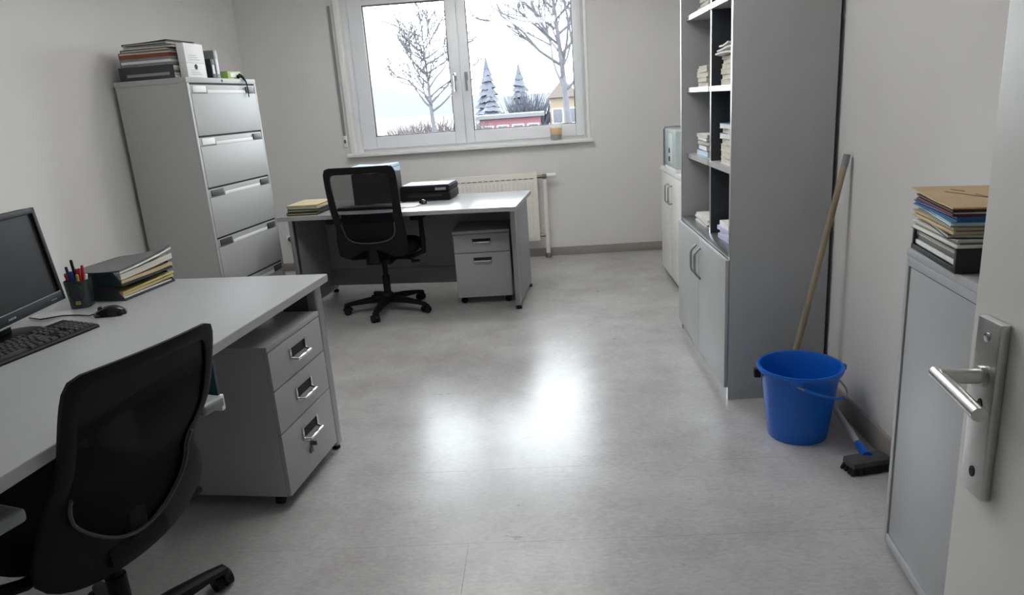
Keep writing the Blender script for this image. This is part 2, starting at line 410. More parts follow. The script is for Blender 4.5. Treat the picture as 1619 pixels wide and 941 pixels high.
lb = MB(); lb.cyl((-rx, -0.075, 0.725), (-rx-0.025, -0.075, 0.725), 0.017); lb.box(-rx-0.035, -rx-0.012, -0.095, -0.055, 0.70, 0.75, 0.006); lb.build('valve', 'brass_dark', ra)
MB().cyl((rx, -0.075, 0.205), (rx+0.055, -0.075, 0.205), 0.012).build('lower_connector', 'brass_dark', ra)
MB().tube([(rx+0.066, -0.075, 0.72), (rx+0.066, -0.075, 0.004)], 0.019, 14).build('riser_pipe', 'radiator_white', ra)
MB().lathe([(0.03, 0.004), (0.03, 0.03), (0.021, 0.045)], (rx+0.066, -0.075, 0), 16).build('pipe_collar', 'brass_dark', ra)

# wall socket with a plug behind the far desk
so = thing('wall_socket', 'white wall socket with dark plug and cord beside far desk leg', 'socket', (-2.36, YB, 0.30))
MB().box(-0.04, 0.04, -0.010, 0, -0.04, 0.04, 0.004).build('socket_plate', 'label_white', so)
pg = MB(); pg.lathe([(0.02, 0), (0.02, 0.03), (0.012, 0.045)], n=14); pg.xf(Matrix.Translation((0, -0.010, 0.005)) @ Matrix.Rotation(PI/2, 4, 'X')); pg.build('plug', 'dark_grey_plastic', so)
MB().tube([(0, -0.05, 0.005), (0.02, -0.06, -0.03), (0.03, -0.05, -0.10), (0.03, -0.03, -0.22), (0.04, -0.03, -0.29)], 0.004, 6).build('cord', 'dark_grey_plastic', so)

# ------------------------------------------------------------------ shared builders
def bow_handle(mb, c, half, out, r, axis='y', normal=(1,0,0)):
    n_ = Vector(normal); c = Vector(c); a = Vector((0,1,0)) if axis == 'y' else Vector((0,0,1)) if axis == 'z' else Vector((1,0,0))
    pts = [c - a*half, c - a*half + n_*out*0.75, c - a*half*0.86 + n_*out, c + a*half*0.86 + n_*out, c + a*half + n_*out*0.75, c + a*half]
    return mb.tube(pts, r, 8)
def caster(parent, x, y, r=0.022):
    m = MB(); m.cyl((x-0.012, y, r), (x+0.012, y, r), r, n=16); m.box(x-0.016, x+0.016, y-0.012, y+0.012, r, r*2+0.006, 0.004)
    return m.build('caster', 'black_plastic', parent)

# ------------------------------------------------------------------ near desk on the left
DT = 0.76
nd = thing('office_desk', 'grey laminate office desk holding the monitor and keyboard', 'desk', (-0.915, 2.836, 0), R(-6.1))
dd, dl = 1.28, 1.98
MB().box(-dd, 0, -dl, 0, DT-0.032, DT, 0.003).build('desk_top', 'desk_top', nd)
MB().box(0.0, 0.0015, -dl+0.002, -0.002, DT-0.030, DT-0.002).build('edge_band', 'desk_edge', nd)
MB().box(-0.002, -dd+0.002, 0, 0.0015, DT-0.030, DT-0.002).build('edge_band', 'desk_edge', nd)
def end_frame(y):
    MB().box(-0.058, -0.014, y-0.028, y+0.028, 0.018, DT-0.032, 0.010, 3).build('leg', 'steel_dark', nd)
    MB().cyl((-0.20, y, 0.018), (-0.20, y, DT-0.032), 0.026, n=20).build('leg', 'steel_dark', nd)
    MB().cyl((-dd+0.08, y, 0.018), (-dd+0.08, y, DT-0.032), 0.026, n=20).build('leg', 'steel_dark', nd)
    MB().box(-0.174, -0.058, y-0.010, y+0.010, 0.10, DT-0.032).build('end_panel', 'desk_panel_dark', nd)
    for x in (-0.036, -0.20, -dd+0.08):
        MB().lathe([(0.018, 0), (0.018, 0.008), (0.008, 0.012), (0.008, 0.02)], (x, y, 0), 14).build('levelling_foot', 'black_plastic', nd)
end_frame(-0.075); end_frame(-dl+0.10)
MB().box(-0.30, -0.27, -dl+0.13, -0.09, DT-0.085, DT-0.032, 0.002).build('support_rail', 'desk_panel_dark', nd)

def pedestal_drawer(parent, z0, z1, w, cup, proud=0.016, mt='pedestal_grey'):
    # drawer front on the local +x face, spans y 0..w
    d = MB().box(0.0, proud, 0.002, w-0.002, z0, z1, 0.002).build('drawer', mt, parent)
    zc = z0 + (z1-z0)*cup
    h = MB(); yc = w*0.5; hw = 0.062
    MB().box(proud-0.001, proud+0.001, yc-hw, yc+hw, zc-0.016, zc+0.020, 0.0005).build('handle_recess', 'gap_black', d)
    hh = MB(); hh.box(proud, proud+0.006, yc-hw-0.006, yc-hw+0.004, zc-0.022, zc+0.026, 0.002); hh.box(proud, proud+0.006, yc+hw-0.004, yc+hw+0.006, zc-0.022, zc+0.026, 0.002)
    hh.tube([(proud+0.004, yc-hw, zc-0.016), (proud+0.026, yc-hw+0.008, zc-0.020), (proud+0.028, yc, zc-0.020), (proud+0.026, yc+hw-0.008, zc-0.020), (proud+0.004, yc+hw, zc-0.016)], 0.006, 8)
    hh.build('handle', 'chrome', d)
    return d
# three-drawer pedestal under the near desk
pa = thing('drawer_pedestal', 'three-drawer grey rolling pedestal under the near desk', 'drawer unit', (-1.002, 2.287, 0), R(-6.8))
pw = 0.435
MB().box(-0.56, 0.0, 0, pw, 0.05, 0.615, 0.003).build('body', 'pedestal_grey', pa)
MB().box(-0.565, 0.016, -0.002, pw+0.002, 0.615, 0.635, 0.003).build('top_panel', 'pedestal_grey', pa)
pedestal_drawer(pa, 0.468, 0.612, pw, 0.58); pedestal_drawer(pa, 0.302, 0.464, pw, 0.55)
d3 = pedestal_drawer(pa, 0.052, 0.298, pw, 0.70)
lk = MB(); lk.lathe([(0.011, 0), (0.011, 0.004), (0.006, 0.005)], n=14); lk.xf(Matrix.Translation((0.016, pw*0.48, 0.165)) @ Matrix.Rotation(PI/2, 4, 'Y')); lk.box(0.021, 0.040, pw*0.48-0.002, pw*0.48+0.002, 0.155, 0.172); lk.box(0.018, 0.022, pw*0.48-0.022, pw*0.48, 0.13, 0.152)
lk.build('lock_with_key', 'dark_grey_plastic', d3)
for x, y in ((-0.05, 0.04), (-0.05, pw-0.04), (-0.5, 0.04), (-0.5, pw-0.04)): caster(pa, x, y)

# ------------------------------------------------------------------ far desk
FT = 0.735
fd = thing('office_desk', 'grey desk with side panels in front of the radiator', 'desk', (-0.185, 4.60, 0), R(-6.5))
fw_, fdp = 1.67, 0.82
MB().box(-fw_, 0, 0, fdp, FT-0.030, FT, 0.003).build('desk_top', 'desk_top_far', fd)
MB().box(-fw_+0.002, -0.002, -0.0015, 0, FT-0.028, FT-0.002).build('edge_band', 'desk_edge', fd)
MB().box(0, 0.0015, 0.002, fdp-0.002, FT-0.028, FT-0.002).build('edge_band', 'desk_edge', fd)
for x0 in (-0.030, -fw_+0.05):
    MB().box(x0-0.030, x0+0.004, 0.12, 0.165, 0.028, FT-0.030, 0.006).build('leg', 'steel_dark', fd)
    MB().box(x0-0.022, x0, 0.165, fdp-0.04, 0.030, FT-0.030, 0.002).build('side_panel', 'desk_panel', fd)
    for y in (0.145, fdp-0.08):
        MB().lathe([(0.022, 0), (0.022, 0.018), (0.010, 0.022), (0.010, 0.032)], (x0-0.012, y, 0), 14).build('levelling_foot', 'black_plastic', fd)
MB().box(-fw_+0.05, -0.052, fdp-0.14, fdp-0.122, 0.20, FT-0.030, 0.002).build('modesty_panel', 'desk_panel', fd)
MB().box(-fw_+0.05, -0.052, fdp-0.15, fdp-0.115, 0.07, 0.20, 0.004).build('cable_channel', 'mid_grey_plastic', fd)
fp = thing('drawer_pedestal', 'two-drawer grey rolling pedestal under the far desk', 'drawer unit', (-0.655, 4.91, 0), R(-92.5))
# local: +x faces the camera, y spans the width
MB().box(-0.50, 0.0, 0, 0.40, 0.055, 0.52, 0.003).build('body', 'pedestal_grey', fp)
MB().box(-0.505, 0.014, -0.003, 0.403, 0.52, 0.54, 0.003).build('top_panel', 'pedestal_grey', fp)
for z0, z1 in ((0.385, 0.515), (0.058, 0.38)):
    d = MB().box(0, 0.014, 0.003, 0.397, z0, z1, 0.002).build('drawer', 'pedestal_grey', fp)
    zc = z1 - 0.055
    bow_handle(MB(), (0.014, 0.20, zc), 0.062, 0.024, 0.0055, 'y').build('handle', 'chrome', d)
    MB().box(0.013, 0.0148, 0.135, 0.265, zc, zc+0.022).build('handle_recess', 'gap_black', d)
for x, y in ((-0.05, 0.04), (-0.05, 0.36), (-0.45, 0.04), (-0.45, 0.36)): caster(fp, x, y, 0.024)
fp.rotation_euler.z = R(-90)
fp.location = (-0.652, 4.915, 0)
for ch in fp.children: pass
# mirror so that y runs to the right: rotation -90 sends local +x to -y and local +y to +x

# ------------------------------------------------------------------ filing cabinet
fc = thing('filing_cabinet', 'tall light grey five-drawer filing cabinet against left wall', 'cabinet', (-2.066, 4.286, 0), R(-6.6))
cw, cd, chh = 0.82, 0.455, 1.665
MB().box(-cd, 0, 0, cw, 0.0, chh-0.03, 0.003).build('body', 'cabinet_grey', fc)
MB().box(-cd-0.004, 0.012, -0.004, cw+0.004, chh-0.032, chh, 0.004).build('top_panel', 'cabinet_grey', fc)
for y0, y1 in ((0, 0.022), (cw-0.022, cw)):
    MB().box(0, 0.012, y0, y1, 0.03, chh-0.032, 0.002).build('side_rail', 'cabinet_grey', fc)
MB().box(0, 0.004, 0.022, cw-0.022, 0.03, chh-0.032).build('drawer_gap', 'gap_black', fc)
zs = [1.628, 1.317, 1.004, 0.691, 0.378, 0.065]
for i in range(5):
    z1, z0 = zs[i]-0.006, zs[i+1]+0.006
    d = MB().box(0.003, 0.014, 0.025, cw-0.025, z0, z1-0.052, 0.002).build('drawer', 'cabinet_grey', fc)
    MB().box(0.003, 0.010, 0.025, cw-0.025, z1-0.050, z1, 0.002).build('grip_rail', 'cabinet_grey', d)
    MB().box(0.010, 0.016, 0.20, cw-0.16, z1-0.052, z1-0.030, 0.003).build('grip_lip', 'label_white', d)
    MB().box(0.010, 0.015, 0.05, 0.19, z1-0.044, z1-0.006, 0.002).build('label_holder', 'label_white' if i < 2 else 'dark_grey_plastic', d)
    MB().box(0.010, 0.018, cw-0.15, cw-0.045, z1-0.046, z1-0.008, 0.003).build('latch', 'dark_grey_plastic', d)
lk = MB(); lk.lathe([(0.008, 0), (0.008, 0.003)], n=12); lk.xf(Matrix.Translation((0.012, cw*0.48, chh-0.016)) @ Matrix.Rotation(PI/2, 4, 'Y')); lk.build('lock', 'dark_grey_plastic', fc)

# ------------------------------------------------------------------ tall bookshelf cabinet
sx0, sx1, sy0, sy1, shh = 0.80, 1.225, 3.065, 4.150, 2.25
bs = thing('bookshelf', 'tall grey cabinet with open shelves above two doors', 'bookshelf', (sx0, sy0, 0))
sw, sd = sy1-sy0, sx1-sx0
MB().box(0, sd, 0, 0.02, 0.0, shh, 0.0015).build('side_panel', 'shelf_grey', bs)
MB().box(0, sd, sw-0.02, sw, 0.0, shh, 0.0015).build('side_panel', 'shelf_grey', bs)
MB().box(-0.0015, 0, 0.0, 0.02, 0.0, shh).build('edge_band', 'steel', bs)
MB().box(-0.0015, 0, sw-0.02, sw, 0.0, shh).build('edge_band', 'steel', bs)
MB().box(sd-0.012, sd, 0.02, sw-0.02, 0.0, shh).build('back_panel', 'shelf_back', bs)
MB().box(0, sd, 0.02, sw-0.02, shh-0.02, shh).build('top_panel', 'shelf_grey', bs)
MB().box(0.006, sd-0.012, 0.02, sw-0.02, 0.0, 0.055).build('plinth', 'shelf_grey', bs)
MB().box(0, sd-0.012, 0.02, sw-0.02, 0.662, 0.684, 0.001).build('base_deck', 'steel_dark', bs)
MB().box(0.040, sd-0.012, sw/2-0.010, sw/2+0.010, 0.684, shh-0.02).build('divider', 'shelf_inner', bs)
MB().box(0.038, 0.040, sw/2-0.010, sw/2+0.010, 0.684, shh-0.02).build('edge_band', 'steel', bs)
SHZ = [0.684, 1.046, 1.402, 1.772]
for z in SHZ[1:] + [2.06]:
    for y0, y1 in ((0.02, sw/2-0.010), (sw/2+0.010, sw-0.02)):
        sf = MB().box(0.030, sd-0.012, y0, y1, z-0.024, z, 0.001).build('shelf', 'shelf_grey', bs)
        MB().box(0.028, 0.030, y0, y1, z-0.024, z).build('edge_band', 'steel', sf)
for y0, y1, hy in ((0.004, sw/2-0.002, sw/2-0.045), (sw/2+0.002, sw-0.004, sw/2+0.045)):
    d = MB().box(-0.018, -0.001, y0, y1, 0.06, 0.660, 0.0015).build('door', 'shelf_grey', bs)
    h = MB(); c = Vector((-0.018, hy, 0.535))
    pts = []
    for k in range(13):
        t = k/12; pts.append(c + Vector((-0.030*min(1, math.sin(PI*t)*1.7), 0, (t-0.5)*0.165)))
    h.tube(pts, 0.0065, 10)
    h.build('handle', 'steel_dark', d)

# ------------------------------------------------------------------ small cabinet by the back wall with a machine on it
bc = thing('storage_cabinet', 'low pale cabinet half hidden behind the tall bookshelf', 'cabinet', (0.952, 4.86, 0))
MB().box(0.0, 0.27, 0, 0.80, 0.03, 0.80, 0.002).build('body', 'cabinet_grey', bc)
MB().box(-0.020, 0.275, -0.01, 0.815, 0.80, 0.830, 0.004).build('top_panel', 'sill_white', bc)
MB().box(0.015, 0.26, 0.01, 0.79, 0.0, 0.03).build('plinth', 'gap_black', bc)
for y0, y1, hy in ((0.003, 0.398, 0.34), (0.402, 0.797, 0.46)):
    d = MB().box(-0.016, -0.001, y0, y1, 0.035, 0.795, 0.002).build('door', 'sill_white', bc)
    bow_handle(MB(), (-0.016, hy, 0.66), 0.065, 0.03, 0.006, 'z', (-1,0,0)).build('handle', 'steel_dark', d)
cm = thing('water_dispenser', 'pale translucent box-shaped appliance on the low cabinet behind bookshelf', 'appliance', (1.02, 5.33, 0.83))
MB().box(-0.09, 0.11, -0.30, 0.14, 0.028, 0.30, 0.02, 3).build('casing', 'machine_clear', cm)
MB().box(-0.085, 0.10, -0.29, 0.13, 0.0, 0.030, 0.006).build('base', 'label_white', cm)
MB().tube([(-0.092, 0.145, 0.02), (-0.092, 0.145, 0.285), (-0.085, 0.13, 0.302), (0.08, 0.13, 0.302)], 0.007, 8).build('rim', 'steel_dark', cm)
MB().box(-0.093, -0.089, -0.20, -0.05, 0.06, 0.27, 0.001).build('front_panel', 'machine_shell', cm)
for z in (0.07, 0.13): MB().box(-0.097, -0.092, -0.10, -0.065, z, z+0.035, 0.002).build('button', 'black_plastic', cm)

# ------------------------------------------------------------------ low cabinet at the right, by the door
lc = thing('sliding_cabinet', 'waist-high grey metal cabinet beside the open door', 'cabinet', (0.988, 1.945, 0), R(-5.5))
lw, ld, lh = 1.0, 0.225, 0.938
MB().box(0.012, ld, -lw, 0, 0.02, lh-0.022, 0.002).build('body', 'low_cabinet_grey', lc)
MB().box(0.0, ld+0.002, -lw-0.002, 0.002, lh-0.022, lh, 0.003).build('top_panel', 'low_cabinet_grey', lc)
MB().box(0.0, 0.014, -0.020, 0, 0.02, lh-0.022, 0.002).build('frame_post', 'low_cabinet_grey', lc)
MB().box(0.0, 0.014, -lw, -lw+0.02, 0.02, lh-0.022, 0.002).build('frame_post', 'low_cabinet_grey', lc)
MB().box(0.0, 0.014, -lw+0.02, -0.020, lh-0.046, lh-0.022, 0.002).build('frame_rail', 'low_cabinet_grey', lc)
MB().box(0.0, 0.014, -lw+0.02, -0.020, 0.02, 0.055, 0.002).build('frame_rail', 'low_cabinet_grey', lc)
MB().box(0.011, 0.0125, -lw+0.02, -0.020, 0.055, lh-0.046).build('panel_gap', 'gap_black', lc)
MB().box(0.004, 0.013, -lw/2+0.002, -0.024, 0.058, lh-0.050, 0.002).build('door', 'low_cabinet_grey', lc)
MB().box(0.004, 0.013, -lw+0.024, -lw/2-0.002, 0.058, lh-0.050, 0.002).build('door', 'low_cabinet_grey', lc)
for y in (-0.03, -lw+0.03):
    for x in (0.03, ld-0.03): MB().lathe([(0.015, 0), (0.015, 0.02)], (x, y, 0), 12).build('levelling_foot', 'black_plastic', lc)

# ------------------------------------------------------------------ office chairs
def chaikin(p, it=3):
    for _ in range(it):
        q = []
        for i in range(len(p)):
            a, b = p[i], p[(i+1) % len(p)]
            q += [(a[0]*.75+b[0]*.25, a[1]*.75+b[1]*.25), (a[0]*.25+b[0]*.75, a[1]*.25+b[1]*.75)]
        p = q
    return p
def polar(poly, c, n):
    out = []
    for k in range(n):
        a = 2*PI*k/n; dx, dz = math.cos(a), math.sin(a); best = 0
        for i in range(len(poly)):
            x1, z1 = poly[i][0]-c[0], poly[i][1]-c[1]; x2, z2 = poly[(i+1) % len(poly)][0]-c[0], poly[(i+1) % len(poly)][1]-c[1]
            ex, ez = x2-x1, z2-z1; den = dx*ez - dz*ex
            if abs(den) < 1e-12: continue
            t = (x1*ez - z1*ex)/den; u = (x1*dz - z1*dx)/den
            if -1e-6 <= u <= 1+1e-6 and t > best: best = t
        out.append((c[0]+dx*best, c[1]+dz*best))
    return out
def office_chair(label, loc, rz, outer, inner, ztop, arm_z, lumbar, base_rot, seat_z=0.47, back_y=0.0, web='chair_mesh', lean=0.115):
    """faces local +y; origin on the floor under the gas lift"""
    t = thing('office_chair', label, 'chair', loc, rz, 'black mesh office chairs')
    def yb(x, z):                     # curved back surface
        v = (z - seat_z)/(ztop - seat_z)
        return back_y - 0.235 - lean*v + 0.05*math.sin(PI*min(max(v, 0), 1)*1.05)*(-0.2) + 0.55*x*x + 0.035*math.exp(-((v-0.25)/0.18)**2)
    N = 72; zc = (seat_z + ztop)/2 + 0.02
    O = polar(chaikin(outer), (0, zc), N); I = polar(chaikin(inner), (0, zc), N)
    th = 0.013
    rings = []
    for (xo, zo), (xi, zi) in zip(O, I):
        mx, mz = (xo+xi)/2, (zo+zi)/2
        rings.append([(xo, yb(xo, zo)+0.004, zo), (xo, yb(xo, zo)-th*0.5, zo), (mx, yb(mx, mz)-th, mz), (xi, yb(xi, zi)-th*0.6, zi), (xi, yb(xi, zi)+0.006, zi), (mx, yb(mx, mz)+th, mz)])
    MB().loft(rings, False, True).build('backrest_frame', 'black_plastic', t, ang=50)
    # mesh web filling the frame
    mb = MB(); bm = mb.bm; K = 8; vs = []
    for j in range(1, K+1):
        vs.append([bm.verts.new(((x)*j/K, yb(x*j/K, zc+(z-zc)*j/K), zc+(z-zc)*j/K)) for x, z in I])
    cv = bm.verts.new((0, yb(0, zc), zc))
    for k in range(N):
        bm.faces.new((cv, vs[0][k], vs[0][(k+1) % N]))
        for j in range(K-1): bm.faces.new((vs[j][k], vs[j+1][k], vs[j+1][(k+1) % N], vs[j][(k+1) % N]))
    mb.build('backrest_mesh', web, t, ang=80)
    # lower inner trim line
    trim = [(x*0.995, yb(x, z)-th*1.7, z+0.004) for (x, z) in I if z < zc-0.10]
    trim.sort(key=lambda p: p[0])
    MB().tube(trim, 0.0048, 6).build('trim_line', 'dark_grey_plastic', t)
    if lumbar:
        mb = MB(); rr = []
        for i in range(9):
            x = -0.175 + 0.35*i/8
            rr.append([(x, yb(x, z)+dy, z) for z, dy in ((0.53, 0.035), (0.53, 0.012), (0.745, 0.012), (0.745, 0.030), (0.64, 0.048))])
        mb.loft(rr).build('lumbar_pad', 'black_fabric', t)
    # central spine from mechanism up to the frame
    sp = [(0, -0.06, seat_z-0.085), (0, -0.15+back_y*0.6, seat_z-0.085), (0, -0.215+back_y, seat_z-0.06), (0, -0.222+back_y, seat_z), (0, -0.222+back_y, seat_z+0.05)]
    MB().tube(sp, None, 8, radii=[0.030, 0.034, 0.036, 0.034, 0.020], flat=0.45, ref=(0, 1, 0.2)).build('spine', 'black_plastic', t)
    # seat cushion
    mb = MB(); rr = []
    for f, z in ((0.82, seat_z-0.055), (0.97, seat_z-0.045), (1.0, seat_z-0.015), (0.97, seat_z+0.012), (0.86, seat_z+0.028), (0.5, seat_z+0.022)):
        ring = []
        for k in range(40):
            a = 2*PI*k/40; c_, s_ = math.cos(a), math.sin(a)
            ex = 0.45
            ring.append((0.250*f*math.copysign(abs(c_)**ex, c_), 0.065+back_y*0.8+0.225*f*math.copysign(abs(s_)**ex, s_), z))
        rr.append(ring)
    mb.loft(rr).build('seat', 'black_fabric', t, ang=60)
    MB().box(-0.09, 0.09, -0.13, 0.12, seat_z-0.105, seat_z-0.05, 0.012).build('tilt_mechanism', 'black_plastic', t)
    lvr = MB().tube([(0.08, -0.03, seat_z-0.08), (0.20, -0.04, seat_z-0.085), (0.235, -0.05, seat_z-0.10)], 0.007, 8); lvr.box(0.215, 0.275, -0.065, -0.035, seat_z-0.112, seat_z-0.094, 0.006)
    lvr.build('lever', 'black_plastic', t)
    MB().lathe([(0.026, 0.10), (0.026, 0.26), (0.018, 0.262), (0.018, seat_z-0.10)], n=20).build('gas_lift', 'black_plastic', t)
    hub = MB().lathe([(0.030, 0.062), (0.048, 0.070), (0.052, 0.105), (0.036, 0.135)], n=20).build('base_hub', 'black_plastic', t)
    for k in range(5):
        a = base_rot + 2*PI*k/5; d = Vector((math.cos(a), math.sin(a), 0)); s_ = Vector((-d.y, d.x, 0))
        rr = []
        for r_, hw_, zt, zb in ((0.035, 0.030, 0.118, 0.070), (0.15, 0.026, 0.108, 0.072), (0.26, 0.021, 0.090, 0.066), (0.315, 0.017, 0.078, 0.056)):
            rr.append([tuple(d*r_ + s_*x + Vector((0,0,z))) for x, z in ((-hw_, zb), (hw_, zb), (hw_, zt-0.008), (hw_*0.5, zt), (-hw_*0.5, zt), (-hw_, zt-0.008))])
        lg = MB().loft(rr).build('leg', 'black_plastic', t)
        p = d*0.305; cz = Vector((0, 0, 0.027)); b2 = base_rot*2.1 + k*1.9
        ax = Vector((math.cos(b2), math.sin(b2), 0)); tr = Vector((-ax.y, ax.x, 0))*0.012
        m = MB()
        m.cyl(p+tr+cz+ax*0.006, p+tr+cz+ax*0.027, 0.027, n=18); m.cyl(p+tr+cz-ax*0.027, p+tr+cz-ax*0.006, 0.027, n=18)
        m.cyl(p+tr+cz-ax*0.010, p+tr+cz+ax*0.010, 0.018, n=12); m.cyl(p+Vector((0,0,0.03)), p+Vector((0,0,0.062)), 0.009, n=10)
        m.tube([tuple(p+tr+ax*0.0+Vector((0,0,0.030))+Vector((-ax.y, ax.x, 0))*0.031*math.cos(q)+Vector((0,0,0.031*math.sin(q)))) for q in [PI*i/6 for i in range(7)]], 0.006, 6)
        m.build('caster', 'black_plastic', lg)
    for s in (-1, 1):
        x = s*0.297
        am = MB()
        am.tube([(s*0.10, 0.0, seat_z-0.072), (s*0.22, -0.005, seat_z-0.075), (x, -0.01, seat_z-0.045), (x+s*0.004, -0.015, seat_z+0.04), (x, -0.01, arm_z-0.03)], None, 8, radii=[0.016, 0.018, 0.022, 0.022, 0.018], flat=0.9)
        ar = am.build('armrest', 'black_plastic', t)
        MB().box(x-0.042, x+0.042, -0.15, 0.12, arm_z-0.034, arm_z, 0.014, 3).build('arm_pad', 'mid_grey_plastic' if not lumbar else 'black_plastic', ar)
    return t
outer_a = [(0.205, 1.0), (0.225, 0.80), (0.205, 0.66), (0.235, 0.52), (0.20, 0.42), (0.05, 0.37), (-0.05, 0.37), (-0.20, 0.42), (-0.235, 0.52), (-0.205, 0.66), (-0.225, 0.80), (-0.205, 1.0)]
def scale_z(p, z0, z1, a0=0.37, a1=1.0): return [(x, z0 + (z-a0)/(a1-a0)*(z1-z0)) for x, z in p]
out_near = [(0.17, 0.935), (0.225, 0.93), (0.240, 0.86), (0.243, 0.70), (0.240, 0.59), (0.285, 0.50), (0.275, 0.41), (0.14, 0.34), (-0.14, 0.34), (-0.275, 0.41), (-0.285, 0.50), (-0.240, 0.59), (-0.243, 0.70), (-0.240, 0.86), (-0.225, 0.93), (-0.17, 0.935)]
in_near = [(0.15, 0.900), (0.19, 0.895), (0.205, 0.84), (0.205, 0.70), (0.198, 0.60), (0.19, 0.535), (0.06, 0.435), (-0.06, 0.435), (-0.19, 0.535), (-0.198, 0.60), (-0.205, 0.70), (-0.205, 0.84), (-0.19, 0.895), (-0.15, 0.900)]
out_near, in_near = [(x*0.90, z-0.012) for x, z in out_near], [(x*0.90, z-0.012) for x, z in in_near]
office_chair('large black mesh-back office chair pushed up to the near desk', (-1.19, 1.575, 0), R(72), out_near, in_near, 0.92, 0.645, False, R(-8), back_y=0.095, web='chair_mesh_dense', lean=0.170)
out_far = [(0.16, 1.060), (0.235, 1.058), (0.245, 0.98), (0.240, 0.78), (0.235, 0.62), (0.245, 0.52), (0.225, 0.44), (0.16, 0.43), (0.06, 0.495), (-0.06, 0.495), (-0.16, 0.43), (-0.225, 0.44), (-0.245, 0.52), (-0.235, 0.62), (-0.240, 0.78), (-0.245, 0.98), (-0.235, 1.058), (-0.16, 1.060)]
in_far = [(0.14, 1.015), (0.195, 1.013), (0.20, 0.96), (0.190, 0.78), (0.180, 0.64), (0.165, 0.57), (0.08, 0.54), (-0.08, 0.54), (-0.165, 0.57), (-0.180, 0.64), (-0.190, 0.78), (-0.20, 0.96), (-0.195, 1.013), (-0.14, 1.015)]
office_chair('black mesh-back office chair standing at the far desk', (-1.155, 4.89, 0), R(-4), out_far, in_far, 1.05, 0.70, True, R(-20))

# ------------------------------------------------------------------ things on the near desk
def desk_item_z(): return DT
mo = thing('computer_monitor', 'black flat-screen monitor on the near desk', 'monitor', (-1.715, 2.125, DT), R(5))
# local +x is the screen side, y along the width
MB().lathe([(0.130, 0.0), (0.128, 0.010), (0.10, 0.016), (0.03, 0.022)], (-0.045, 0.0, 0), 36, 0.75, 1.0).build('stand_base', 'black_plastic', mo)
MB().box(-0.085, -0.045, -0.035, 0.035, 0.015, 0.20, 0.012, 3).build('stand_neck', 'black_plastic', mo)
tilt = Matrix.Translation((0, 0, 0.065)) @ Matrix.Rotation(R(-6), 4, 'Y')
mh, mw = 0.335, 0.265
body = MB().box(-0.050, -0.002, -mw, mw, 0, mh, 0.010, 3).xf(tilt).build('monitor_body', 'black_plastic', mo)
frame = MB(); frame.box(-0.002, 0.012, -mw, mw, mh-0.020, mh, 0.004); frame.box(-0.002, 0.012, -mw, -mw+0.020, 0.0, mh, 0.004); frame.box(-0.002, 0.012, mw-0.020, mw, 0.0, mh, 0.004); frame.box(-0.002, 0.012, -mw, mw, 0, 0.036, 0.004)
frame.xf(tilt).build('bezel', 'black_plastic', mo)
MB().box(-0.002, 0.003, -mw+0.018, mw-0.018, 0.034, mh-0.018).xf(tilt).build('screen', 'screen', mo)
MB().box(0.0115, 0.0135, -mw+0.02, mw-0.02, 0.034, 0.0365).xf(tilt).build('bezel_line', 'mid_grey_plastic', mo)
MB().box(-0.002, 0.0125, -mw+0.004, mw-0.004, -0.004, 0.002, 0.001).xf(tilt).build('lower_strip', 'mid_grey_plastic', mo)
mk = MB()
for i in range(4): mk.box(0.0122, 0.0128, mw-0.085+i*0.009, mw-0.080+i*0.009, 0.014, 0.017)
mk.xf(tilt).build('button_marks', 'mid_grey_plastic', mo)
mk = MB()
for a_, b_ in ((-0.055, -0.049), (-0.046, -0.038), (-0.035, -0.029), (-0.026, -0.018)): mk.box(0.0122, 0.0128, a_, b_, 0.013, 0.019)
mk.xf(tilt).build('logo_mark', 'mid_grey_plastic', mo)

kb = thing('keyboard', 'black computer keyboard in front of the monitor', 'keyboard', (-1.637, 2.025, DT), R(78))
MB().prism([(-0.075, 0.0), (0.072, 0.0), (0.075, 0.010), (0.072, 0.024), (0.045, 0.022), (-0.07, 0.011), (-0.075, 0.006)], -0.222, 0.222, 'x').build('case', 'black_plastic', kb)
def key_mesh():
    m = MB(); a, b, h = 0.0083, 0.0064, 0.007
    m.loft([[(-a, -a, 0), (a, -a, 0), (a, a, 0), (-a, a, 0)], [(-b, -b, h), (b, -b, h), (b, b, h), (-b, b, h)]])
    return m
k0 = None
def key(x, row, wu=1.0):
    global k0
    y = -0.054 + row*0.0195 + (0.006 if row == 5 else 0)
    z = 0.011 + (y+0.07)/0.115*0.011 - 0.0005
    if k0 is None:
        k0 = key_mesh().build('key', 'dark_grey_plastic', kb, smooth=False); k = k0; k.location = (x, y, z); k.scale = (wu, 1, 1)
    else: k = instance(k0, kb, (x, y, z), (wu, 1, 1))
    k.rotation_euler = (R(5.4), 0, 0)
u = 0.0190; xl = -0.212
rows = {0: [1.3, 1.3, 1.3, 5.8, 1.3, 1.3, 1.3, 1.4], 1: [2.3] + [1]*10 + [2.7], 2: [1.75] + [1]*11 + [2.25], 3: [1.5] + [1]*12 + [1.5], 4: [1]*13 + [2], 5: [1, -0.6, 1, 1, 1, 1, -0.4, 1, 1, 1, 1, -0.4, 1, 1, 1, 0.6]}
for r_, ws in rows.items():
    x = xl
    for wu in ws:
        if wu > 0: key(x + wu*u/2, r_, wu + (wu-1)*0.1)
        x += abs(wu)*u
for r_, cols in ((0, (0, 1, 2)), (1, (1,)), (3, (0, 1, 2)), (4, (0, 1, 2)), (5, (0, 1, 2))):
    for c in cols: key(0.088 + c*u, r_)
for r_ in range(5):
    for c in range(4): key(0.150 + c*u*0.95, r_)
MB().tube([(0.02, 0.075, 0.012), (0.03, 0.10, 0.006), (0.08, 0.13, 0.0045), (0.16, 0.15, 0.0045), (0.20, 0.19, 0.0045), (0.10, 0.30, 0.0045)], 0.0028, 6).build('cable', 'black_plastic', kb)

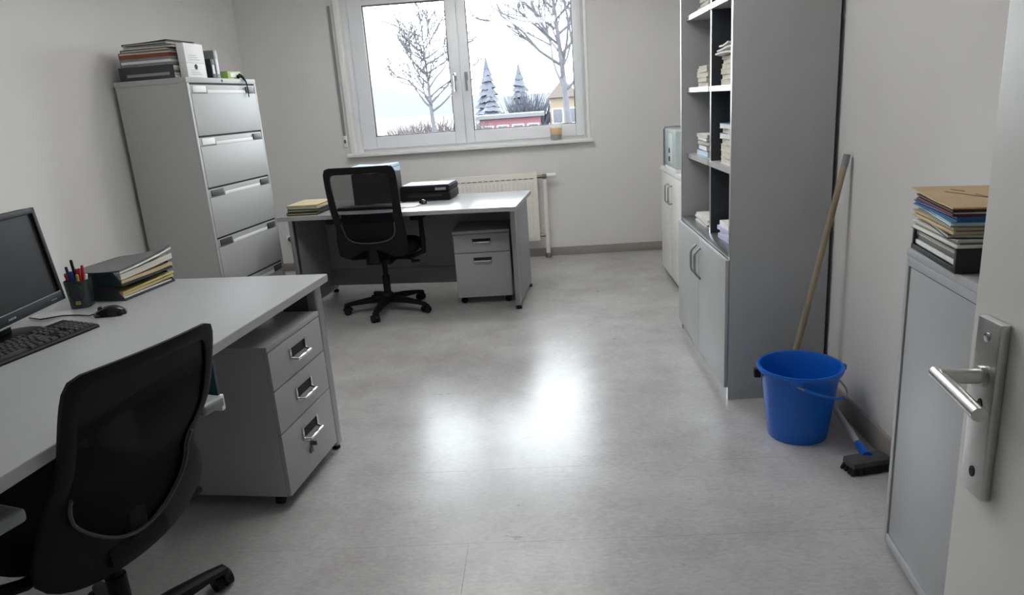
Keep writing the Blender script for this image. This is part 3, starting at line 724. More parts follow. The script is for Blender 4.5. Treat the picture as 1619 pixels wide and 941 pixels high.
ms = thing('computer_mouse', 'black computer mouse beside the keyboard', 'mouse', (-1.566, 2.372, DT), R(98))
rr = []
for i in range(11):
    t_ = i/10; y = -0.055 + 0.11*t_
    wdt = 0.031*math.sqrt(max(0.04, 1-(2*t_-1)**2*0.93)); hgt = 0.037*(math.sin(PI*(0.12+0.80*t_))**0.8)*(1.05-0.25*t_)
    rr.append([(wdt*math.cos(PI*k/10), y, 0.002 + hgt*math.sin(PI*k/10)) for k in range(11)])
MB().loft(rr).build('shell', 'black_gloss', ms, ang=60)
wh = MB(); wh.cyl((-0.004, 0.030, 0.026), (0.004, 0.030, 0.026), 0.009, n=14); wh.build('scroll_wheel', 'dark_grey_plastic', ms)
MB().box(-0.024, 0.024, -0.045, 0.045, 0, 0.004, 0.001).build('base', 'black_plastic', ms)
MB().tube([(0, 0.050, 0.010), (0.005, 0.075, 0.004), (0.035, 0.13, 0.003), (0.045, 0.19, 0.003), (0.02, 0.25, 0.003), (0.06, 0.31, 0.003)], 0.0023, 6).build('cable', 'black_plastic', ms)

pc = thing('pen_cup', 'dark translucent pen cup with printed pattern on near desk', 'pen holder', (-1.765, 2.525, DT), R(10))
def rsq(r, k=32, e=0.62, rot=0.0): return [(r*math.copysign(abs(math.cos(2*PI*i/k))**e, math.cos(2*PI*i/k)), r*math.copysign(abs(math.sin(2*PI*i/k))**e, math.sin(2*PI*i/k))) for i in range(k)]
rr = [[(x, y, z) for x, y in rsq(r)] for r, z in ((0.034, 0.0), (0.036, 0.002), (0.043, 0.105), (0.041, 0.105), (0.034, 0.006))]
MB().loft(rr).build('cup_body', 'smoke_plastic', pc)
gm = MB(); gm.box(-0.006, 0.012, -0.0405, -0.036, 0.016, 0.03); gm.build('gold_print', 'print_gold', pc)
gp = MB(); gp.tube([(0.005+0.026*math.cos(a), -0.0395-0.0016*math.sin(a), 0.058+0.034*math.sin(a)) for a in [2*PI*i/24 for i in range(24)]], 0.0012, 5, True); gp.build('print_line', 'folder_teal', pc)
pens = [((-0.020, -0.012), (-0.034, 0.010), 0.150, 'pen_navy', 'navy pen with dark cap in the pen cup'),
        ((-0.006, 0.014), (-0.012, 0.012), 0.172, 'black_plastic', 'tallest black marker standing in the pen cup'),
        ((-0.004, -0.008), (-0.014, -0.008), 0.132, 'pen_blue', 'thick blue marker in the pen cup'),
        ((0.006, 0.006), (0.002, 0.004), 0.138, 'pen_red', 'red pen behind the blue marker in the pen cup'),
        ((0.012, -0.004), (0.016, -0.002), 0.140, 'pen_red', 'red pen in the middle of the pen cup'),
        ((0.018, 0.008), (0.026, 0.004), 0.150, 'pen_red', 'upright red pen right of centre in pen cup'),
        ((-0.024, 0.010), (-0.046, 0.014), 0.122, 'pen_red', 'red pen leaning out at the left of pen cup'),
        ((0.010, -0.018), (0.012, -0.020), 0.120, 'pen_yellow', 'yellow pencil low among the red pens'),
        ((0.022, -0.012), (0.040, -0.008), 0.120, 'black_plastic', 'black pen with pale tip leaning at right of cup')]
for i, (b0, b1, ln, mt, lab) in enumerate(pens):
    p = thing('pen', lab, 'pen', (0,0,0), 0, 'pens in the pen cup')
    p.location = pc.location + Vector((0, 0, 0.007)); p.rotation_euler = (0, 0, R(10))
    a = Vector((b0[0]*0.7, b0[1]*0.7, 0.0)); b = Vector((b1[0], b1[1], ln)); dv = (b-a).normalized()
    rr_ = 0.0075 if mt == 'pen_blue' else 0.0052
    MB().tube([a+dv*0.002, a + dv*ln*0.72], rr_*0.9, 10).build('barrel', mt, p)
    MB().tube([a + dv*ln*0.68, a + dv*ln*0.985, a+dv*ln], None, 10, radii=[rr_, rr_, rr_*0.6]).build('cap', 'label_white' if i == 8 else mt, p)

def letter_tray(name_label, cat, loc, rz, w, d, h, mt, group=None, front_open=True, name='letter_tray'):
    """tray with its opening on local +x"""
    t = thing(name, name_label, cat, loc, rz, group)
    MB().box(-w/2, w/2, -d/2, d/2, 0, 0.004, 0.001).build('tray_floor', mt, t)
    for s in (-1, 1):
        MB().prism([(-w/2, 0.004), (w/2-0.004, 0.004), (w/2-0.05, h), (-w/2, h)], s*d/2-0.0015, s*d/2+0.0015, 'y').build('tray_side', mt, t)
    MB().box(-w/2, -w/2+0.003, -d/2, d/2, 0.004, h, 0.001).build('tray_back', mt, t)
    MB().box(w/2-0.004, w/2, -d/2, d/2, 0.004, 0.012, 0.001).build('tray_lip', mt, t)
    return t
def paper_stack(parent, w, d, z0, h, mt='paper_edge', n=5, jit=0.008, name='papers'):
    z = z0
    for i in range(n):
        hh = h/n; jx, jy = random.uniform(-jit, jit), random.uniform(-jit, jit)
        MB().box(-w/2+jx, w/2+jx, -d/2+jy, d/2+jy, z, z+hh*0.96, 0.0008).build(name, mt if isinstance(mt, str) else mt[i % len(mt)], parent)
        z += hh
def folder(label, loc, rz, w, d, h, mt, paper='paper_edge', lift=0.0, group=None, name='folder', cat='folder', top_mt=None):
    """card folder around papers; spine on local -x, opening on +x, cover lifts towards +x"""
    t = thing(name, label, cat, loc, rz, group)
    MB().box(-w/2, w/2, -d/2, d/2, 0, 0.0018).build('back_cover', mt, t)
    MB().box(-w/2, -w/2+0.002, -d/2, d/2, 0.0018, h-0.0018).build('spine', mt, t)
    MB().sheet(lambda u, v: (-w/2 + w*u, -d/2 + d*v, h-0.0018 + lift*u*u), 8, 3, 0.0018).build('front_cover', top_mt or mt, t, ang=60)
    ph = h-0.0042
    for i in range(3):
        z0 = 0.002 + ph*i/3
        MB().sheet(lambda u, v: (-w/2+0.004 + (w-0.006-0.006*(i % 2))*u, -d/2+0.004 + (d-0.008)*v, z0 + lift*u*u*0.30*i), 6, 2, ph/3*0.96).build('papers', paper if isinstance(paper, str) else paper[i % len(paper)], t, ang=60)
    return t

# two letter trays stacked at the far end of the near desk
tx, ty, trz = -1.722, 2.735, R(-8)
tw, td = 0.305, 0.245
# local +x points away from the camera along the desk
TA = trz + PI/2
def at(lx, ly, rz, o): return (o[0] + lx*math.cos(rz) - ly*math.sin(rz), o[1] + lx*math.sin(rz) + ly*math.cos(rz))
def desk_tray(label, z, mt):
    t = thing('letter_tray', label, 'letter tray', (tx, ty, z), trz, 'letter trays on the near desk')
    MB().box(-td/2, td/2, -tw/2, tw/2, 0, 0.004, 0.001).build('tray_floor', mt, t)
    MB().prism([(-td/2, 0.004), (td/2, 0.004), (td/2-0.035, 0.056), (-td/2, 0.056)], -tw/2, -tw/2+0.003, 'y').build('tray_front', mt, t)
    MB().box(-td/2, -td/2+0.003, -tw/2+0.003, tw/2-0.003, 0.004, 0.056).build('tray_side', mt, t)
    MB().prism([(-td/2, 0.004), (td/2, 0.004), (td/2-0.035, 0.056), (-td/2, 0.056)], tw/2-0.003, tw/2, 'y').build('tray_back', mt, t)
    MB().box(td/2-0.003, td/2, -tw/2+0.003, tw/2-0.003, 0.004, 0.010).build('tray_lip', mt, t)
    return t
desk_tray('lower dark letter tray with yellowed files on near desk', DT, 'smoke_plastic')
desk_tray('upper teal-black letter tray on near desk', DT+0.058, 'folder_teal')
def slab(name, label, cat, loc, rz, fn, nu, nv, th, mt, group=None):
    o = MB().sheet(fn, nu, nv, th).build(name, mt, None, ang=60); o.location = loc; o.rotation_euler = (0,0,rz)
    return tag(o, label, cat, group)
for i, (mt, z, th, ox, lift, lab) in enumerate((
        ('paper', 0.005, 0.008, 0.002, 0.0, 'white papers at the bottom of the lower desk tray'),
        ('manila_light', 0.0135, 0.010, 0.004, 0.012, 'yellowed file folder in the lower desk tray'),
        ('folder_yellow', 0.0240, 0.008, 0.010, 0.020, 'mustard file folder on top in lower desk tray'))):
    w2 = td-0.03; d2 = tw-0.02
    slab('file_folder', lab, 'folder', (tx, ty, DT+z), trz, lambda u, v, ox=ox, lift=lift, w2=w2, d2=d2: (-w2/2 + w2*u + ox*v, -d2/2+d2*v*1.06, lift*u*v*0.6), 6, 6, th, mt, 'files in the near desk trays')
for i, (mt, z, th, ox, lift, lab) in enumerate((
        ('manila', 0.005, 0.014, 0.004, 0.010, 'brown file folder at the bottom of the upper desk tray'),
        ('paper_edge', 0.0195, 0.022, 0.008, 0.028, 'thick pile of papers in the upper desk tray'),
        ('paper', 0.0425, 0.007, 0.010, 0.048, 'white sheets curling up in the upper desk tray'),
        ('folder_grey', 0.0500, 0.006, 0.006, 0.052, 'dark grey folder cover lying on the upper desk tray'))):
    w2 = td-0.010; d2 = tw-0.010
    slab('file_folder', lab, 'folder', (tx, ty, DT+0.058+z), trz, lambda u, v, ox=ox, lift=lift, w2=w2, d2=d2: (-w2/2 + w2*u + ox*v, -d2/2+d2*v*1.03, lift*max(0, u*0.8+v*0.6-0.45)**2*0.9), 8, 8, th, mt, 'files in the near desk trays')

# teal folder in a pocket hung under the desk edge
tb = thing('hanging_folder', 'dark teal folder with white pocket hanging below the near desk edge', 'folder', (-1.012, 1.925, DT-0.032), R(-6))
MB().box(-0.17, 0.016, -0.006, 0.006, -0.135, -0.004, 0.002).build('folder_cover', 'teal_dark', tb)
MB().box(-0.175, 0.024, -0.009, 0.009, -0.160, -0.112, 0.002).build('pocket', 'label_white', tb)
MB().box(-0.15, -0.02, -0.010, 0.010, -0.006, 0.0, 0.001).build('clip', 'steel_dark', tb)

# ------------------------------------------------------------------ things on the far desk
def fdp_(lx, ly): 
    a = R(-6.5); return (-0.185 + lx*math.cos(a) - ly*math.sin(a), 4.60 + lx*math.sin(a) + ly*math.cos(a))
def fitem(lx, ly, z=FT): x, y = fdp_(lx, ly); return (x, y, z)
z = FT
for i, (mt, pp, h, top, lab, dx, r_) in enumerate((
        ('folder_black', ['folder_black', 'manila_light', 'folder_black'], 0.020, None, 'black folder at the bottom of the pile on far desk', 0.0, 0),
        ('folder_black', ['folder_black', 'folder_yellow', 'folder_black'], 0.022, None, 'black folder with yellow sheets in pile on far desk', 0.006, 2),
        ('folder_cyan', 'paper', 0.012, 'manila_light', 'thin blue folder in the pile on the far desk', 0.014, -3),
        ('manila', 'manila_light', 0.014, 'manila_light', 'manila folder topping the pile on the far desk', 0.0, 1))):
    folder(lab, fitem(-1.50+dx, 0.21, z), R(-6.5+r_), 0.225, 0.32, h, mt, pp, 0.0, 'folders piled on the far desk', top_mt=top); z += h + 0.0006
pr = thing('printer', 'black flat inkjet printer on the far desk', 'printer', fitem(-0.735, 0.62), R(-6.5))
MB().box(-0.19, 0.19, -0.14, 0.14, 0.006, 0.062, 0.008).build('lower_body', 'black_plastic', pr)
MB().box(-0.187, 0.187, -0.135, 0.138, 0.064, 0.108, 0.008).build('upper_body', 'black_plastic', pr)
MB().box(-0.18, 0.18, -0.13, 0.13, 0.108, 0.116, 0.003).build('lid', 'dark_grey_plastic', pr)
MB().box(-0.13, 0.13, -0.142, -0.132, 0.030, 0.048, 0.001).build('paper_slot', 'gap_black', pr)
MB().box(0.08, 0.16, -0.141, -0.135, 0.076, 0.094, 0.001).build('control_panel', 'mid_grey_plastic', pr)
for s in (-0.17, 0.17):
    for q in (-0.11, 0.11): MB().lathe([(0.010, 0), (0.010, 0.008)], (s, q, 0), 10).build('foot', 'black_plastic', pr)
sh = MB().box(-0.10, 0.06, -0.07, 0.05, 0, 0.0015).build('paper_sheet', 'paper'); sh.location = Vector(fitem(-0.75, 0.62, FT+0.1165)); sh.rotation_euler = (0, 0, R(12)); tag(sh, 'crumpled white sheet lying on the black printer', 'paper')
# tall box with blue papers behind the chair
bx = thing('document_box', 'dark document box topped with pale blue papers behind far chair', 'box', fitem(-1.10, 0.52), R(-6.5))
MB().box(-0.15, 0.15, -0.12, 0.12, 0, 0.225, 0.004).build('box_body', 'folder_black', bx)
MB().box(-0.03, 0.03, -0.122, -0.119, 0.09, 0.12, 0.001).build('box_grip', 'gap_black', bx)
z = FT+0.2255
for i, (mt, h) in enumerate((('paper_blue', 0.022), ('folder_cyan', 0.006), ('paper_blue', 0.018))):
    o = slab('paper_stack', ('lowest pale blue paper pile on the document box', 'thin dark blue folder between the pale blue papers', 'topmost pale blue papers on the document box')[i], 'papers', fitem(-1.10, 0.52, z), R(-6.5+2*i), lambda u, v: (-0.15+0.30*u, -0.115+0.23*v, 0.018*abs(u-0.45)), 6, 2, h, mt, 'blue papers on the document box'); z += h+0.0008
fm = thing('computer_mouse', 'small black mouse lying near the printer on far desk', 'mouse', fitem(-0.72, 0.36), R(20))
rr = []
for i in range(9):
    t_ = i/8; y = -0.05+0.10*t_; wdt = 0.028*math.sqrt(max(0.05, 1-(2*t_-1)**2*0.92)); hg = 0.032*math.sin(PI*(0.12+0.78*t_))
    rr.append([(wdt*math.cos(PI*k/8), y, 0.001+hg*math.sin(PI*k/8)) for k in range(9)])
MB().loft(rr).build('shell', 'black_gloss', fm, ang=60)
fk = thing('keyboard', 'dark keyboard on the far desk behind the chair', 'keyboard', fitem(-1.08, 0.22), R(-6.5))
MB().box(-0.21, 0.21, -0.065, 0.065, 0, 0.018, 0.005).build('case', 'black_plastic', fk)
MB().box(-0.20, 0.20, -0.055, 0.055, 0.018, 0.022, 0.002).build('key_bed', 'dark_grey_plastic', fk)
for i, (lx, ly, r_) in enumerate(((-1.16, 0.33, 8), (-0.83, 0.30, -14), (-0.99, 0.34, 25))):
    o = MB().box(-0.105, 0.105, -0.1, 0.1, 0, 0.002).build('paper_sheet', 'paper'); o.location = fitem(lx, ly, FT+0.0002+0.0022*i); o.rotation_euler = (0, 0, R(r_))
    tag(o, ('loose white sheet left of the far keyboard behind chair', 'loose white sheet near the small mouse on far desk', 'loose white sheet right behind the far keyboard')[i], 'paper', 'loose sheets on the far desk')

# ------------------------------------------------------------------ on the filing cabinet
def fcp(lx, ly, z): 
    a = R(-6.6); return (-2.066 + lx*math.cos(a) - ly*math.sin(a), 4.286 + lx*math.sin(a) + ly*math.cos(a), z)
FCZ = chh
tr_ = thing('letter_tray', 'smoky letter tray at the bottom of the filing cabinet pile', 'letter tray', fcp(-0.240, 0.185, FCZ), R(-6.6))
aw, ad = 0.36, 0.35
MB().box(-aw/2, aw/2, -ad/2, ad/2, 0, 0.004).build('tray_floor', 'smoke_plastic', tr_)
MB().box(-aw/2, aw/2, -ad/2, -ad/2+0.003, 0.004, 0.078, 0.001).build('tray_side', 'smoke_plastic', tr_)
MB().box(-aw/2, aw/2, ad/2-0.003, ad/2, 0.004, 0.078, 0.001).build('tray_side', 'smoke_plastic', tr_)
MB().box(-aw/2, -aw/2+0.003, -ad/2+0.003, ad/2-0.003, 0.004, 0.078).build('tray_back', 'smoke_plastic', tr_)
MB().box(-aw/2+0.05, aw/2-0.03, -ad/2-0.0012, -ad/2, 0.020, 0.036, 0.0005).build('tray_print', 'mid_grey_plastic', tr_)
paper_stack(tr_, aw-0.02, ad-0.012, 0.005, 0.070, ['paper', 'paper_edge', 'folder_grey', 'paper_edge', 'paper'], 5, 0.003)
z = FCZ+0.080
for i, (mt, h, lf, r_, dx, lab) in enumerate((
        ('mid_grey_plastic', 0.046, 0.0, 0, 0.0, 'grey document tray second from bottom on filing cabinet'),
        ('folder_rust', 0.034, 0.0, 2, -0.01, 'rust-red folder in the filing cabinet pile'),
        ('folder_grey', 0.016, 0.0, -2, 0.0, 'grey folder above the rust-red folder on filing cabinet'),
        ('paper', 0.014, 0.006, 3, 0.01, 'white paper folder near the top of filing cabinet pile'),
        ('folder_black', 0.012, 0.010, -1, 0.0, 'thin black folder topping the filing cabinet pile'))):
    folder(lab, fcp(-0.240+dx, 0.185, z), R(-6.6+r_), 0.335-0.01*i, 0.33-0.01*i, h, mt, ['folder_rust', 'folder_rust', 'paper_edge'] if mt == 'folder_rust' else ['mid_grey_plastic', 'paper', 'mid_grey_plastic'] if i == 0 else ['paper_edge', 'paper', 'folder_grey'], lf, 'folders piled on the filing cabinet'); z += h+lf*0.95+0.0008
# two white archive boxes at the front of the pile
for i, (z0, h) in enumerate(((FCZ, 0.083), (FCZ+0.084, 0.112))):
    t = thing('archive_box', ('lower white archive box with finger hole on filing cabinet', 'upper white archive box with printed label on filing cabinet')[i], 'box', fcp(-0.016, 0.145, z0), R(-6.6), 'white archive boxes on the filing cabinet')
    MB().box(-0.036, 0.012, -0.085, 0.115, 0, h, 0.002).build('box_body', 'label_white', t)
    if i == 0:
        q = MB(); q.lathe([(0.016, 0), (0.016, 0.001)], n=18); q.xf(Matrix.Translation((0.012, 0.01, 0.062)) @ Matrix.Rotation(PI/2, 4, 'Y')); q.build('finger_hole', 'gap_black', t)
    for k in range(3): MB().box(0.0118, 0.0126, -0.05, 0.06-0.015*k, 0.018+0.012*k, 0.020+0.012*k).build('print_line', 'print_grey', t)
for i, (ly, h, mt) in enumerate(((0.39, 0.12, 'folder_black'), (0.44, 0.175, 'mid_grey_plastic'))):
    t = thing('ring_binder', ('shorter black binder standing behind the white archive boxes', 'taller grey binder standing behind the white archive boxes')[i], 'binder', fcp(-0.13, ly, FCZ), R(-6.6), 'binders standing on the filing cabinet')
    MB().box(-0.10, 0.10, -0.021, 0.021, 0, h, 0.003).build('cover', mt, t)
    MB().box(0.1002, 0.1012, -0.012, 0.012, 0.03, h*0.7).build('spine_label', 'label_white', t)
gb = thing('green_box', 'light green carton on top of the filing cabinet', 'box', fcp(-0.07, 0.60, FCZ), R(-6.6))
MB().box(-0.05, 0.06, -0.085, 0.085, 0, 0.048, 0.003).build('carton', 'green_box', gb)
MB().box(0.0602, 0.0612, -0.05, 0.05, 0.010, 0.040).build('carton_label', 'label_white', gb)
bk = MB().tube([fcp(-0.000, 0.62, FCZ+0.012), fcp(0.004, 0.64, FCZ+0.022), fcp(0.012, 0.66, FCZ+0.012), fcp(0.024, 0.675, FCZ-0.02), fcp(0.026, 0.68, FCZ-0.07), fcp(0.024, 0.682, FCZ-0.12)], None, 8, radii=[0.012, 0.014, 0.009, 0.005, 0.004, 0.003]).build('key_strap', 'black_plastic')
tag(bk, 'black strap hanging over the filing cabinet front edge', 'strap')

# ------------------------------------------------------------------ books and papers on the shelf
def book(label, x, y, z, w, d, h, cover, page='paper_edge', rz=0.0, group=None, cat='book', name='book'):
    t = thing(name, label, cat, (x, y, z), rz, group)
    MB().box(-w/2+0.002, w/2-0.003, -d/2+0.002, d/2-0.002, 0.0015, h-0.0015).build('pages', page, t)
    c = MB(); c.box(-w/2, w/2, -d/2, d/2, 0, 0.0016); c.box(-w/2, w/2, -d/2, d/2, h-0.0016, h); c.box(w/2-0.0018, w/2, -d/2, d/2, 0.0016, h-0.0016)
    c.build('cover', cover, t); return t
ORD = ['lowest', 'second', 'third', 'fourth', 'fifth', 'sixth', 'seventh', 'eighth']
def shelf_stack(where, y, zbase, specs, w=0.19, d=0.22, x0=0.06):
    z = zbase
    for i, (cov, pg_, h, rz) in enumerate(specs):
        o_ = 'topmost' if i == len(specs)-1 else ORD[i] + (' from bottom' if i else '')
        book('%s book in the stack on the %s' % (o_, where), sx0+x0+w/2+random.uniform(-0.004, 0.004), y+random.uniform(-0.004, 0.004), z, w, d, h, cov, pg_, R(rz), 'books on the ' + where)
        z += h+0.0006
    return z
yr, ylf = 3.065+0.265, 3.065+0.81
P_, E_ = 'paper', 'paper_edge'
ztop = shelf_stack('upper right shelf', 3.375, SHZ[2], [(P_, E_, 0.026, 1), (P_, E_, 0.022, -2), ('manila_light', E_, 0.024, 2), (P_, E_, 0.020, 0), ('manila_light', E_, 0.020, -3), (P_, E_, 0.012, 4)])
for i in range(3):
    slab('crumpled_papers', ('lower crumpled sheets on upper right book stack', 'middle crumpled sheets on upper right book stack', 'topmost crumpled sheets on upper right book stack')[i], 'papers', (sx0+0.14, 3.375, ztop+i*0.020), R(8-6*i), lambda u, v, i=i: (-0.10+0.20*u, -0.11+0.22*v, 0.012*(0.5+0.5*math.sin(7*u+3*v+i*1.3))*(1-u*0.4)), 10, 8, 0.007, P_, 'crumpled sheets on the upper right shelf')
ztop = shelf_stack('upper left shelf', 3.89, SHZ[2], [(P_, E_, 0.024, 1), ('manila_light', E_, 0.024, -1), (P_, E_, 0.024, 2), ('manila_light', E_, 0.018, 0), (P_, E_, 0.012, -2)])
shelf_stack('middle right shelf', 3.375, SHZ[1], [(P_, E_, 0.028, 1), ('manila_light', E_, 0.030, -2), (P_, E_, 0.030, 2), ('manila', E_, 0.024, -4), ('folder_grey', P_, 0.026, 5), (P_, E_, 0.020, -3), ('folder_blue', P_, 0.024, 4)])
shelf_stack('middle left shelf', 3.89, SHZ[1], [('folder_blue', 'paper_blue', 0.030, 2), ('folder_grey', P_, 0.026, -2), ('folder_black', E_, 0.022, 3), ('folder_grey', P_, 0.018, -1), (P_, E_, 0.016, 2)])
shelf_stack('top left shelf', 3.86, SHZ[3], [(P_, E_, 0.02, 2), ('folder_black', E_, 0.02, -2), ('folder_maroon', E_, 0.022, 1), (P_, E_, 0.016, 3)])
shelf_stack('top right shelf', 3.375, SHZ[3], [('folder_black', E_, 0.022, 2), (P_, E_, 0.02, -3)])
z = SHZ[0]
for i in range(4):
    h = 0.020
    o = slab('paper_stack', '%s sheaf of pale lilac paper on the bottom right shelf' % ('lowest', 'second', 'third', 'topmost')[i], 'papers', (sx0+0.155, 3.35, z), R((2, -3, 4, -2)[i]), lambda u, v: (-0.10+0.20*u, -0.14+0.28*v, 0), 2, 2, h, 'paper_lilac' if i < 3 else P_, 'paper sheaves on the bottom right shelf'); z += h+0.0006
z = SHZ[0]
for i in range(4):
    h = 0.011
    o = slab('paper_stack', '%s sheaf of white paper on the bottom left shelf' % ('lowest', 'second', 'third', 'topmost')[i], 'papers', (sx0+0.160, 3.84, z), R((1, -2, 2, -1)[i]), lambda u, v: (-0.11+0.22*u, -0.15+0.30*v, 0), 2, 2, h, P_ if i != 1 else E_, 'paper sheaves on the bottom left shelf'); z += h+0.0006

# ------------------------------------------------------------------ on the low cabinet
def lcp(lx, ly, z): 
    a = R(-5.5); return (0.988 + lx*math.cos(a) - ly*math.sin(a), 1.945 + lx*math.sin(a) + ly*math.cos(a), z)
z = lh
tb2 = thing('letter_tray', 'black letter tray with papers at the bottom of low cabinet pile', 'letter tray', lcp(0.108, -0.155, z), R(-9))
aw, ad = 0.215, 0.30
MB().box(-aw/2, aw/2, -ad/2, ad/2, 0, 0.004).build('tray_floor', 'folder_black', tb2)
MB().box(-aw/2, aw/2, -ad/2, -ad/2+0.003, 0.004, 0.060, 0.001).build('tray_side', 'folder_black', tb2)
MB().box(aw/2-0.003, aw/2, -ad/2+0.003, ad/2, 0.004, 0.060, 0.001).build('tray_back', 'folder_black', tb2)
MB().box(-aw/2, -aw/2+0.003, -ad/2+0.003, ad/2, 0.004, 0.014, 0.001).build('tray_lip', 'folder_black', tb2)
for y_ in (-ad/2+0.008, ad/2-0.010): MB().box(-aw/2, -aw/2+0.008, y_-0.005, y_+0.005, 0.004, 0.056, 0.001).build('tray_post', 'folder_black', tb2)
MB().box(-aw/2-0.002, aw/2, -ad/2, ad/2+0.004, 0.056, 0.061, 0.001).build('tray_cover', 'folder_black', tb2)
paper_stack(tb2, aw-0.016, ad-0.02, 0.005, 0.046, ['folder_teal', 'paper', 'folder_grey', 'paper_edge'], 4, 0.003)
z = lh+0.0616
specs = ((None, ['paper', 'folder_grey', 'paper_edge'], 0.020, 0.008, -8, 'white ring-bound papers on the black tray of low cabinet'),
         ('folder_teal', 'paper', 0.010, 0.0, -16, 'dark teal folder in the pile on the low cabinet'),
         ('manila', ['manila_light', 'folder_grey', 'manila'], 0.016, 0.0, -10, 'brown-grey folder in the pile on low cabinet'),
         ('folder_cyan', 'paper', 0.012, 0.0, -14, 'light blue folder in the pile on low cabinet'),
         ('folder_blue', 'folder_blue', 0.012, 0.0, -9, 'dark blue folder in the pile on low cabinet'),
         ('folder_maroon', ['folder_maroon', 'paper', 'folder_black'], 0.014, 0.0, -12, 'maroon folder beneath the manila folder on low cabinet'))
for i, (mt, pp, h, lf, r_, lab) in enumerate(specs):
    folder(lab, lcp(0.100+random.uniform(-0.006, 0.006), -0.16, z), R(r_+180), 0.205, 0.29, h, mt or 'paper', pp, 0.0, 'folders piled on the low cabinet'); z += h+0.0008
o = slab('manila_folder', 'creased manila folder topping the pile on low cabinet', 'folder', lcp(0.098, -0.16, z), R(-11), lambda u, v: (-0.112+0.224*u, -0.155+0.31*v, 0.012*abs(v-0.35)*v + 0.004*(1-u)), 6, 10, 0.004, 'manila', 'folders piled on the low cabinet')
for k, pts in enumerate((((0.25, 0.75), (0.4, 0.62), (0.5, 0.5), (0.62, 0.42), (0.7, 0.25)), ((0.5, 0.62), (0.55, 0.5), (0.58, 0.35)), ((0.35, 0.85), (0.45, 0.75)))):
    MB().tube([(-0.112+0.224*u, -0.155+0.31*v, 0.012*abs(v-0.35)*v + 0.004*(1-u)+0.0042) for u, v in pts], 0.0011, 4).build('crease', 'ink', o)

# ------------------------------------------------------------------ bucket, broom stick, brush
bu = thing('bucket', 'blue plastic bucket beside the tall bookshelf', 'bucket', (0.99, 2.705, 0))
BH = 0.305
prof = [(0.106, 0.0), (0.114, 0.004), (0.117, 0.02), (0.148, BH-0.03), (0.150, BH-0.022), (0.162, BH-0.020), (0.166, BH-0.006), (0.163, BH), (0.153, BH-0.002), (0.146, BH-0.024), (0.112, 0.012), (0.04, 0.008)]
MB().lathe(prof, n=56).build('bucket_body', 'bucket_blue', bu, ang=50)
pa0 = R(-112)
for a in (pa0, pa0+PI):
    d = Vector((math.cos(a), math.sin(a), 0)); s_ = Vector((-d.y, d.x, 0))
    m = MB(); m.box(-0.020, 0.020, 0.150, 0.170, BH-0.050, BH-0.008, 0.005); m.xf(Matrix.Rotation(a-PI/2, 4, 'Z')); m.build('handle_lug', 'bucket_blue', bu)
ax = Vector((math.cos(pa0), math.sin(pa0), 0)); sd_ = Vector((-ax.y, ax.x, 0))
if sd_.x < 0: sd_ = -sd_
pts = []
for k in range(25):
    q = PI*k/24
    pts.append(ax*0.172*math.cos(q) + sd_*(0.178*math.sin(q)) + Vector((0, 0, BH-0.030-0.075*math.sin(q))))
MB().tube(pts, 0.004, 8).build('bail_handle', 'steel_dark', bu)
MB().tube(pts[1:10], 0.0065, 8).build('handle_grip', 'bucket_blue', bu)
m = MB(); m.box(-0.014, 0.014, 0.150, 0.176, BH-0.055, BH-0.018, 0.005); m.xf(Matrix.Rotation(R(172)-PI/2, 4, 'Z')); m.build('side_lug', 'black_plastic', bu)
m = MB(); m.box(-0.012, 0.012, 0.152, 0.180, BH-0.030, BH-0.006, 0.006); m.xf(Matrix.Rotation(R(-2)-PI/2, 4, 'Z')); m.build('side_lug', 'bucket_blue', bu)

a0, a1 = Vector((0.985, 2.905, 0.0)), Vector((1.222, 2.925, 1.105))
dv = (a1-a0).normalized()
bst = thing('broom_stick', 'wooden broom stick leaning in the corner behind the bucket', 'broom stick', tuple(a0))
MB().tube([dv*0.012, dv*0.3, (a1-a0)*0.96], None, 14, radii=[0.0125, 0.0135, 0.0125]).build('stick', 'wood_stick', bst)
MB().tube([(a1-a0)*0.955, (a1-a0)*0.998], None, 14, radii=[0.0140, 0.0135]).build('end_cap', 'mid_grey_plastic', bst)

br = thing('floor_brush', 'dark floor brush with pale handle lying along right wall', 'brush', (1.135, 2.395, 0), R(12))
rr = []
for z, f in ((0.030, 1.0), (0.048, 0.98), (0.058, 0.6)):
    rr.append([(x*f, y*f, z) for x, y in ((-0.075, -0.034), (0.075, -0.034), (0.082, 0.0), (0.075, 0.034), (-0.075, 0.034), (-0.082, 0.0))])
MB().loft(rr).build('brush_block', 'dark_grey_plastic', br)
tf = MB()
for i in range(14):
    for j in range(4):
        x = -0.068+0.136*i/13; y = -0.026+0.052*j/3
        tf.tube([(x, y, 0.032), (x*1.10+random.uniform(-.003, .003), y*1.25+random.uniform(-.003, .003), 0.0005)], None, 5, radii=[0.006, 0.0075])
tag(tf.build('bristles', 'bristle', br), kind='stuff')
h0, h1 = Vector((0, 0.0, 0.052)), Vector((0.147, 0.50, 0.085))
MB().tube([h0, h0.lerp(h1, 0.18)], None, 12, radii=[0.020, 0.015]).build('socket', 'blue_plastic', br)
MB().tube([h0.lerp(h1, 0.10), h1], 0.0122, 12).build('handle', 'pale_stick', br)

